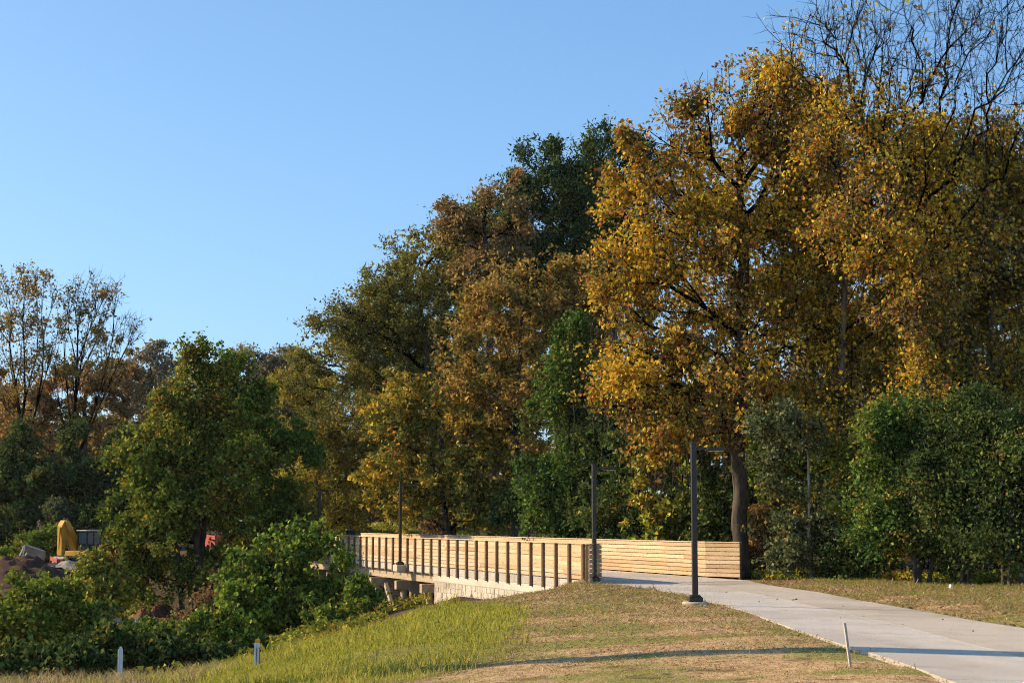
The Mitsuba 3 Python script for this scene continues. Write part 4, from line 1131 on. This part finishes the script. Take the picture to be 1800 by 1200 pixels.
# --- left: big green tree, bushes in the hollow, far trees
tree('tulip_tree', 'broad triangular green tree, sunlit yellow green on its left side', 'tree',
     [(340, 640, 30, 45, 0, 2.2), (338, 690, 42, 45, 0, 1.5), (325, 730, 58, 60), (395, 680, 34, 50), (290, 810, 85, 80), (380, 790, 70, 80), (335, 760, 70, 70), (320, 870, 100, 80), (300, 960, 110, 70), (262, 900, 58, 80), (320, 930, 90, 90), (400, 900, 70, 90), (228, 985, 44, 60), (290, 1020, 85, 45), (375, 1000, 60, 50), (215, 935, 28, 44)],
     93, 345, (342, 700), .22, 1300, 62000, (.215, .086), 'tulip', 81, leaf='m_leaf_waxy', twig=.5, spread=.28, gap=0.20, droop=.35, stems=3, base_z=-3.4, bf=.42)
tree('tulip_tree', 'darker green tree standing in the shade right of the broad triangular tree', 'tree',
     [(440, 710, 40, 55, 0, 1.6), (405, 660, 26, 40, 0, 1.8), (470, 800, 60, 70), (430, 860, 60, 80), (510, 850, 42, 80), (490, 930, 60, 60), (420, 650, 22, 30), (525, 790, 28, 50)],
     98, 438, (440, 730), .2, 760, 32000, (.225, .09), 'green', 82, leaf='m_leaf_waxy', twig=.5, spread=.28, gap=0.21, stems=2, base_z=-3.0)
tree('vine_bush', 'bright green vine covered bush in front of the far bridge barrier', 'bush',
     [(490, 960, 62, 45), (450, 1010, 55, 55), (530, 1010, 75, 60), (556, 968, 34, 38), (588, 1000, 28, 30), (600, 1040, 36, 30), (480, 1075, 70, 45), (570, 1070, 60, 40), (415, 1060, 40, 40), (400, 1110, 50, 35)],
     71, 500, (500, 960), .09, 520, 30000, (.215, .09), 'bright', 83, leaf='m_leaf_waxy', twig=.5, spread=.2, gap=.25, uneven_by=1.5, drip=.15, droop=.6, stems=3)
tree('vine_bush', 'low bright green bush under the trestle beside the grass slope', 'bush',
     [(610, 1075, 42, 32), (640, 1050, 25, 28), (585, 1100, 42, 22), (655, 1090, 22, 15)], 66, 612, (610, 1075), .05, 180, 8000, (.17, .07), 'bright', 84, leaf='m_leaf_waxy', twig=.35, spread=.2)
LB = [([(30, 1080, 45, 60), (10, 1120, 40, 60), (50, 1130, 45, 50)], 55, 30, 'sunlit yellow green bush at the lower left edge', 'lime', 85),
      ([(72, 1020, 18, 32), (62, 1062, 30, 26), (80, 1090, 34, 40)], 57, 70, 'bush whose pale green shoot stands up before the earth heap', 'lime', 86),
      ([(120, 1050, 42, 40), (165, 1050, 35, 34), (150, 1100, 45, 50), (110, 1130, 45, 45)], 58, 128, 'dense yellow green bush below the gravel heap', 'lime', 87),
      ([(180, 1150, 45, 32), (230, 1165, 45, 25)], 49, 200, 'low dark bush round the pale blue marker post', 'dark', 88),
      ([(290, 1150, 55, 30), (345, 1160, 50, 28)], 50, 310, 'low dark bush between the two marker posts', 'dark', 89),
      ([(390, 1120, 42, 40), (420, 1150, 45, 28)], 56, 405, 'bright leafy bush behind the orange topped marker post', 'bright', 90),
      ([(250, 1120, 40, 18), (300, 1118, 45, 16)], 68, 280, 'low sunlit green growth below the pale rubble', 'bright', 91),
      ([(80, 1165, 70, 28), (10, 1170, 50, 25), (140, 1170, 50, 22)], 46, 75, 'dark low brambles along the lower left grass edge', 'dark', 92)]
for lb, Y, bx, lab, pal, sd in LB:
    tree('hollow_bush', lab, 'bush', lb, Y, bx, (lb[0][0], lb[0][1]), .04, 230, 9000, (.165, .066), pal, sd, leaf='m_leaf_waxy', twig=.42, spread=.16, gap=.25, uneven_by=1.5, stems=2)
for i, (lb, bx, Y, lab, pal) in enumerate((([(10, 925, 34, 30), (45, 915, 30, 28), (-10, 950, 30, 30)], 14, 147, 'dark low bush at the far left edge behind the hopper', 'dark'),
                                            ([(165, 930, 36, 40), (200, 950, 30, 36), (140, 925, 24, 26)], 168, 146, 'dark low bush behind the excavator cab', 'dark'),
                                            ([(185, 1030, 34, 34), (170, 1000, 24, 26), (205, 1055, 30, 26)], 186, 84, 'yellow green bush at the left foot of the broad triangular tree', 'greenyel'))):
    tree('hollow_bush', lab, 'bush', lb, Y, bx, (bx, lb[0][1]), .05, 220, 8000, (.22, .09), pal, 140 + i, leaf='m_leaf_waxy', twig=.4, spread=.28, gap=.1, tri=1)
tree('brown_shrub', 'dry brown twiggy shrub under the big green tree', 'shrub', [(370, 1090, 40, 45), (330, 1105, 30, 30), (395, 1050, 30, 40)], 78, 365, (368, 1080), .05, 220, 4500, (.16, .05), 'brown', 93, twigs=5, twig=.5, spread=.25)

FT = [('tall_thin_tree', 'tall thin tree with sparse tan leaves at the far left edge', [(30, 520, 45, 45, 0, 1, .8), (75, 520, 34, 42, 0, 1, .7), (10, 580, 40, 60), (60, 610, 34, 60), (95, 570, 24, 40), (30, 680, 40, 60)], 165, 42, (44, 790), .2, 'tan', 101, 5200, .5),
      ('tall_thin_tree', 'tall forked half bare tree second from the far left', [(122, 505, 25, 32, 0, 1, .5), (165, 515, 40, 38, 0, 1, .4), (205, 560, 36, 50, 0, 1, .3), (140, 580, 40, 50), (180, 630, 45, 50), (232, 580, 18, 45, 0, 1, .15), (110, 640, 30, 50)], 165, 126, (130, 820), .2, 'tan', 102, 3600, .3),
      ('far_tree', 'orange brown tree behind the forked half bare tree', [(120, 680, 60, 45), (190, 660, 55, 45), (90, 750, 60, 50), (190, 740, 60, 55), (30, 720, 50, 60)], 190, 150, (150, 690), .3, 'orange', 103, 13000, .5),
      ('far_tree', 'hazy grey tree top left of the broad triangular tree', [(265, 650, 42, 40), (235, 690, 40, 50), (290, 690, 40, 50), (250, 760, 50, 60)], 215, 262, (265, 660), .3, 'greybrown', 104, 9000, .6),
      ('far_tree', 'grey brown thin tree top right of the broad triangular tree', [(440, 640, 36, 30), (480, 660, 34, 40), (450, 700, 50, 50)], 200, 455, (455, 640), .3, 'greybrown', 105, 8000, .6),
      ('far_tree', 'grey brown far tree beside the olive yellow tree', [(520, 650, 34, 34), (545, 690, 36, 50), (500, 700, 40, 50)], 205, 525, (525, 650), .3, 'greybrown', 106, 8000, .6),
      ('far_tree', 'dark vine hung tree mass behind the excavator', [(160, 850, 50, 55), (190, 890, 50, 50), (120, 900, 50, 40), (215, 800, 30, 45), (135, 800, 20, 50)], 152, 165, (165, 820), .2, 'dark', 107, 12000, .5),
      ('far_tree', 'dark vine hung tree at the left edge above the hopper', [(40, 800, 24, 70), (60, 870, 50, 50), (10, 890, 50, 50), (90, 840, 40, 40), (15, 820, 24, 40)], 150, 40, (40, 800), .2, 'dark', 108, 12000, .5),
      ('far_tree', 'olive far tree filling behind the broad triangular tree', [(330, 720, 60, 60), (420, 760, 60, 60), (300, 820, 80, 70), (480, 820, 70, 70), (390, 880, 80, 60)], 170, 400, (380, 740), .3, 'olive', 109, 12000, .7),
      ('far_tree', 'mixed brown far tree low behind the far left trees', [(60, 770, 70, 70), (180, 800, 70, 70), (-10, 800, 60, 90), (120, 860, 90, 50)], 200, 90, (90, 760), .3, 'tan', 110, 12000, .7)]
for nm, lab, lb, Y, bx, tp, r, pal, sd, nl, sp in FT:
    tree(nm, lab, 'tree', lb, Y, bx, tp, r, 240 if sd < 103 else 260, nl if sd < 103 else int(nl * 1.6), (.26, .09) if sd < 103 else (.36, .13), pal, sd, tri=1, twig=1.0, spread=sp, gap=0.25 if sd < 103 else .3, bark='m_bark_pale' if sd < 103 else 'm_bark_dark', base_z=.2, min_r=.022, bf=.85 if sd < 103 else .32, twigs=4 if sd < 103 else 3)
tree('vine_mound', 'rounded dark mound of climbing vine behind the hopper, its left flank sunlit', 'bush',
     [(75, 955, 36, 28), (45, 968, 30, 22), (100, 950, 20, 26), (20, 985, 25, 15)], 138, 70, (70, 955), .08, 260, 12000, (.24, .10), 'green', 111, leaf='m_leaf_waxy', spread=.3, gap=0.11, base_z=-1.4, wood=False)
tree('grey_bush', 'grey green bush standing left of the excavator arm', 'bush',
     [(103, 905, 16, 24), (95, 890, 12, 14), (112, 925, 12, 16)], 146, 104, (103, 900), .07, 120, 5000, (.22, .09), 'grey', 112, spread=.25, base_z=-1.2)

# distant wood behind everything: closes the horizon
DIST = ['distant grey brown tree cut by the left edge behind the far left trees', 'distant tan tree behind the tall thin tree at far left', 'distant olive tree behind the forked half bare tree', 'distant dull orange tree behind the top of the broad triangular tree',
        'distant grey brown tree behind the right flank of the broad triangular tree', 'distant tan tree behind the far lamp post', 'distant olive tree behind the olive yellow tree', 'distant orange tree behind the lower olive tree',
        'distant grey brown tree behind the yellow tree', 'distant tan tree behind the tan orange tree', 'distant olive tree behind the vine covered tree', 'distant dull orange tree behind the left half of the big maple',
        'distant grey brown tree behind the big maple trunk', 'distant tan tree behind the slender grey green tree', 'distant olive tree behind the first evergreen shrub', 'distant orange tree behind the right edge evergreens']
for i, (px, top, Y) in enumerate(((-40, 690, 250), (60, 720, 260), (170, 740, 255), (280, 720, 262), (380, 730, 250), (500, 700, 258), (610, 690, 250), (720, 640, 240), (850, 600, 235), (980, 560, 230), (1110, 520, 225), (1260, 520, 220), (1420, 480, 210), (1580, 480, 205), (1740, 460, 200), (1880, 440, 200))):
    pal = ['greybrown', 'tan', 'olive', 'orange'][i % 4]
    h = 925 - top
    dens = .6 if px < 900 else 1
    tree('distant_tree', DIST[i], 'tree',
         [(px, top + h * .25, 80, h * .25), (px - 40, top + h * .6, 75, h * .3), (px + 45, top + h * .55, 75, h * .3), (px, top + h * .85, 95, h * .2)], Y, px, (px, top + h * .3), .3, 140, 5000, (.85, .36), pal, 120 + i, tri=1, spread=.9, twig=1.3, gap=0.14, base_z=1.0, min_r=.04, group='distant wood behind the trees')

# the tall tree out of view at left whose stem shades the lawn and the path
b = C_((-12.9, 30.4, 0.0)); b[2] = H(b[0], b[1])
sh = thing('leaning_tree', 'tall bare stemmed tree beyond the left edge of the view', 'tree')
sp = np.array([[0, 0, -.4], [0, 0, 2], [.05, .05, 5], [0, .1, 8], [.1, .05, 10.5], [.1, .1, 13]]) + b
part(sh, 'trunk', pole(sp, [.46, .38, .38, .46, .58, .62], 12, .3, 3), 'm_bark_dark', True)
for j in range(6):
    a = j * 1.05
    part(sh, 'limb', pole([sp[-1] - U * .3, sp[-1] + [math.cos(a) * 1.2, math.sin(a) * 1.2, 2.0], sp[-1] + [math.cos(a) * 2.2, math.sin(a) * 2.2, 5.5]], [.2, .13, .04], 8), 'm_bark_dark', True)

# ------------------------------------------------------------------ ground cover
def blades(x, y, h, w, cols, rg, lean=.35, short=False):
    """Grass blades standing at x, y: bent ribbons."""
    n = len(x)
    z = height(x, y)
    a = rg.uniform(0, 2 * np.pi, n)
    side = np.stack([np.cos(a), np.sin(a), 0 * a], 1) * w[:, None]
    b = rg.uniform(0, 2 * np.pi, n)
    bend = np.stack([np.cos(b), np.sin(b), 0 * b], 1) * (h * rg.uniform(.1, 1, n) * lean * 1.6)[:, None]
    p0 = np.stack([x, y, z - .02], 1)
    p1 = p0 + bend * .3 + np.stack([0 * h, 0 * h, h * .6], 1)
    p2 = p0 + bend + np.stack([0 * h, 0 * h, h * rg.uniform(.75, 1.0, n)], 1)
    if short:
        v = np.stack([p0 - side, p0 + side, p2], 1)
        F = np.arange(3 * n).reshape(-1, 3)
        TRI[0] += n
        return (v.reshape(-1, 3), F), np.repeat(np.clip(cols * 1.6, 0, .85), 3, axis=0)
    v = np.stack([p0 - side, p0 + side, p1 - side * .8, p1 + side * .8, p2], 1)
    f = np.array([[0, 1, 3], [0, 3, 2], [2, 3, 4]])
    F = (f[None] + (np.arange(n) * 5)[:, None, None]).reshape(-1, 3)
    TRI[0] += len(F)
    return (v.reshape(-1, 3), F), np.repeat(np.clip(cols * 1.6, 0, .85), 5, axis=0)


def pick(pal, val):
    cols = np.array([c for c, _ in pal]); w = np.array([q for _, q in pal], float); cw = np.cumsum(w / w.sum())
    return cols[np.searchsorted(cw, np.clip(val, 0, .9999))]


rg = np.random.default_rng(200)
# tall grass left of the lawn
n = 195000
x = rg.uniform(-17, 2, n); y = 19 + 42 * rg.uniform(0, 1, n) ** 1.15
m = (rg.uniform(size=n) < tall_mask(x, y)) & (np.abs(x) < .34 * y + 1) & (base_height(x, y) > -1.95)
x, y = x[m], y[m]
q = np.stack([x, y, x * 0], 1)
pn = meshkit.fbm(q * .5, 3, 21); pf = meshkit.fbm(q * 2.2, 2, 22)
keep = rg.uniform(size=len(x)) < .35 + .9 * (pf > .42)
x, y, pn, pf = x[keep], y[keep], pn[keep], pf[keep]
edge = np.clip((x + 9) / 9, 0, 1)
h = (.10 + .10 * (1 - edge) + .25 * (pn - .4)) * rg.uniform(.4, 1.5, len(x)) * (.5 + 1.1 * pf)
cols = pick([(C_((.115, .135, .022)), 3), (C_((.205, .205, .034)), 4), (C_((.275, .255, .045)), 3), (C_((.31, .25, .075)), 1.2), (C_((.25, .14, .05)), .7)], pn * .5 + rg.uniform(size=len(x)) * .65 - .1 + .15 * (y < 29)) * rg.uniform(.75, 1.25, (len(x), 1))
mesh, col = blades(x, y, h, rg.uniform(.004, .010, len(x)) * (y / 30), cols, rg, .6)
put('tall_grass', mesh, 'm_blade', color=col)
tag('tall_grass', 'sunlit tall yellow green grass on the slope left of the lawn', 'grass', kind='stuff')

# seed heads and dry weeds in the tall grass at lower left
n = 5200
cx = rg.uniform(-13.5, -6.2, 60); cy = rg.uniform(33, 39, 60)
i = rg.integers(0, 60, n)
x, y = cx[i] + rg.normal(0, .22, n), cy[i] + rg.normal(0, .25, n)
h = rg.uniform(.2, .55, n)
mesh, col = blades(x, y, h, rg.uniform(.004, .012, n), pick([(C_((.30, .24, .13)), 3), (C_((.22, .16, .09)), 3), (C_((.16, .15, .05)), 2)], rg.uniform(size=n)), rg, .6)
put('dry_weeds', mesh, 'm_blade', color=col)
tag('dry_weeds', 'dry brown seeding weeds along the lower left grass edge', 'weeds', kind='stuff')

# lawn: straw lying on the ground, short grass in patches
def on_lawn(x, y):
    ok = (np.abs(x) < .335 * y + 1) & (tall_mask(x, y) < .6) & ((x < left_x(y) - .03) | (x > right_x(y) + .03))
    s = (x - CB[0]) * DB[0] + (y - CB[1]) * DB[1]; t = (x - CB[0]) * NB[0] + (y - CB[1]) * NB[1]
    return ok & ~((s > -.7) & (t > -.15)) & (y + (x - 8) * 1.1 * (x > 8) < 60.5)


n = 215000
x = rg.uniform(-7, 17, n); y = 19 + 40 * rg.uniform(0, 1, n) ** 1.1
m = on_lawn(x, y); x, y = x[m], y[m]; n = len(x)
q = np.stack([x, y, x * 0], 1)
band = meshkit.fbm(q * [.55, .95, 1], 3, 31)
a = rg.uniform(0, np.pi * 2, n)
L = rg.uniform(.03, .11, n) * (y / 32); w = rg.uniform(.003, .008, n) * (y / 32)
d = np.stack([np.cos(a), np.sin(a), rg.normal(.10, .28, n)], 1)
sd = np.stack([-np.sin(a), np.cos(a), rg.normal(0, .4, n)], 1)
p = np.stack([x, y, height(x, y) + rg.uniform(.0, .035, n)], 1)
v = np.stack([p - sd * w[:, None], p + sd * w[:, None], p + d * L[:, None] + sd * w[:, None] * .7, p + d * L[:, None] - sd * w[:, None] * .7], 1)
F = (np.array([[0, 1, 2], [0, 2, 3]])[None] + (np.arange(n) * 4)[:, None, None]).reshape(-1, 3)
cols = pick([(C_((.56, .42, .25)), 3), (C_((.45, .31, .165)), 4), (C_((.32, .20, .10)), 3), (C_((.17, .10, .05)), 1.5), (C_((.66, .55, .38)), .8)], rg.uniform(size=n)) * rg.uniform(.8, 1.2, (n, 1))
put('straw_mulch', (v.reshape(-1, 3), F), 'm_blade', color=np.repeat(cols, 4, 0)); TRI[0] += len(F)
tag('straw_mulch', 'loose straw mulch strewn over the lawn', 'straw', kind='stuff')

n = 260000
x = rg.uniform(-7, 17, n); y = 19 + 40 * rg.uniform(0, 1, n) ** 1.1
m = on_lawn(x, y); x, y = x[m], y[m]
q = np.stack([x, y, x * 0], 1)
g_ = meshkit.fbm(q * [.5, .85, 1] + 7, 3, 41) + (meshkit.fbm(q * 3, 2, 42) - .5) * .35 + .26 * (x > right_x(y) + 1.6) + .06 * (np.abs(x - left_x(y) + .6) < .5)
keep = rg.uniform(size=len(x)) < np.clip((g_ - .43) / .12, .05, 1)
x, y, g_ = x[keep], y[keep], g_[keep]
h = rg.uniform(.03, .085, len(x)) * np.clip(.6 + g_, .6, 1.4) * (y / 34)
cols = pick([(C_((.10, .14, .022)), 4), (C_((.16, .18, .032)), 4), (C_((.23, .21, .05)), 2), (C_((.32, .24, .10)), 1)], rg.uniform(size=len(x))) * rg.uniform(.75, 1.25, (len(x), 1))
mesh, col = blades(x, y, h, rg.uniform(.004, .008, len(x)) * (y / 30), cols, rg, .5, True)
put('short_grass', mesh, 'm_blade', color=col)
tag('short_grass', 'short green grass growing in patches through the straw', 'grass', kind='stuff')

# grass on the bank beyond the bridge
n = 26000
x = rg.uniform(-15, -3, n); y = rg.uniform(117, 141, n)
h = rg.uniform(.12, .40, n)
cols = pick([(C_((.14, .17, .03)), 4), (C_((.22, .23, .04)), 4), (C_((.28, .25, .06)), 1.5)], rg.uniform(size=n)) * rg.uniform(.8, 1.2, (n, 1))
mesh, col = blades(x, y, h, rg.uniform(.02, .04, n), cols, rg, .5, True)
put('bank_grass', mesh, 'm_blade', color=col)
tag('bank_grass', 'sunlit grass on the bank beyond the far bridge end', 'grass', kind='stuff')

# undergrowth over the hollow and along the wood edge
def cover(name, label, x, y, hmax, size, pal, seed, waxy=True):
    r_ = np.random.default_rng(seed)
    q = np.stack([x, y, x * 0], 1)
    top = hmax * np.clip((meshkit.fbm(q * .55, 3, seed) - .25) * 1.9, .08, 1.2)
    z = height(x, y) + top * r_.uniform(0, 1, len(x)) ** .55
    dirs = r_.normal(0, .8, (len(x), 3)) - [0, 0, .1]
    (v, f), col = leaf_mesh(np.stack([x, y, z], 1), dirs, np.full(len(x), size[0]), np.full(len(x), size[1]), PAL[pal], r_, tri=1)
    TRI[0] += len(f)
    put(name, (v, f), 'm_leaf_waxy' if waxy else 'm_leaf', color=col)
    tag(name, label, 'undergrowth', kind='stuff')


n = 90000
x = rg.uniform(-27, 0, n); y = rg.uniform(44, 100, n)
m = (base_height(x, y) < -1.55) & (x > -.34 * y - 1)
s = (x - CB[0]) * DB[0] + (y - CB[1]) * DB[1]; t = (x - CB[0]) * NB[0] + (y - CB[1]) * NB[1]
m &= ~((t > -.3) & (s < 20.5)) & ~((y > 70) & (y < 84) & (x > -18.5) & (x < -13.5))
cover('hollow_undergrowth', 'tangle of low green growth on the floor of the hollow', x[m], y[m], .75, (.15, .055), 'greenyel', 301)
n = 30000
u_ = rg.uniform(0, 1, n)
x = 8.6 + u_ * 12; y = 60.2 - u_ * 12 * 1.02 + rg.exponential(1.5, n)
cover('wood_edge_undergrowth', 'low dark growth and fallen leaves along the foot of the wood', x, y, .5, (.11, .042), 'greenyel', 302)
n = 26000
s = rg.uniform(4, 58, n); t = 6.0 + rg.exponential(2.0, n)
q = CB[None, :2] + DB[None, :2] * s[:, None] + NB[None, :2] * t[:, None]
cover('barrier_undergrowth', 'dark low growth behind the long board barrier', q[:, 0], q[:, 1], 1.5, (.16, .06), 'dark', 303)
n = 26
y = rg.uniform(22, 56, n); x = left_x(y) + (right_x(y) - left_x(y)) * rg.uniform(.02, .98, n) ** 1.2
(v, f), col = leaf_mesh(np.stack([x, y, path_z(x, y) + .022], 1), rg.normal(size=(n, 3)) * [1, 1, .1], np.full(n, .07), np.full(n, .024), PAL['brown'], rg)
put('path_leaves', (v, f), 'm_leaf', color=col)
tag('path_leaves', 'few brown leaves scattered on the concrete path', 'leaves', kind='stuff')
n = 9000
x = rg.uniform(6, 20, n); y = rg.uniform(24, 58, n)
m = on_lawn(x, y) & (x > right_x(y)); x, y = x[m], y[m]
(v, f), col = leaf_mesh(np.stack([x, y, height(x, y) + .02], 1), rg.normal(size=(len(x), 3)) * [1, 1, .25], np.full(len(x), .09), np.full(len(x), .03), PAL['brown'], rg)
put('fallen_leaves', (v, f), 'm_leaf', color=col)
tag('fallen_leaves', 'brown fallen leaves on the grass strip right of the path', 'leaves', kind='stuff')
print('TRIANGLES', TRI[0])
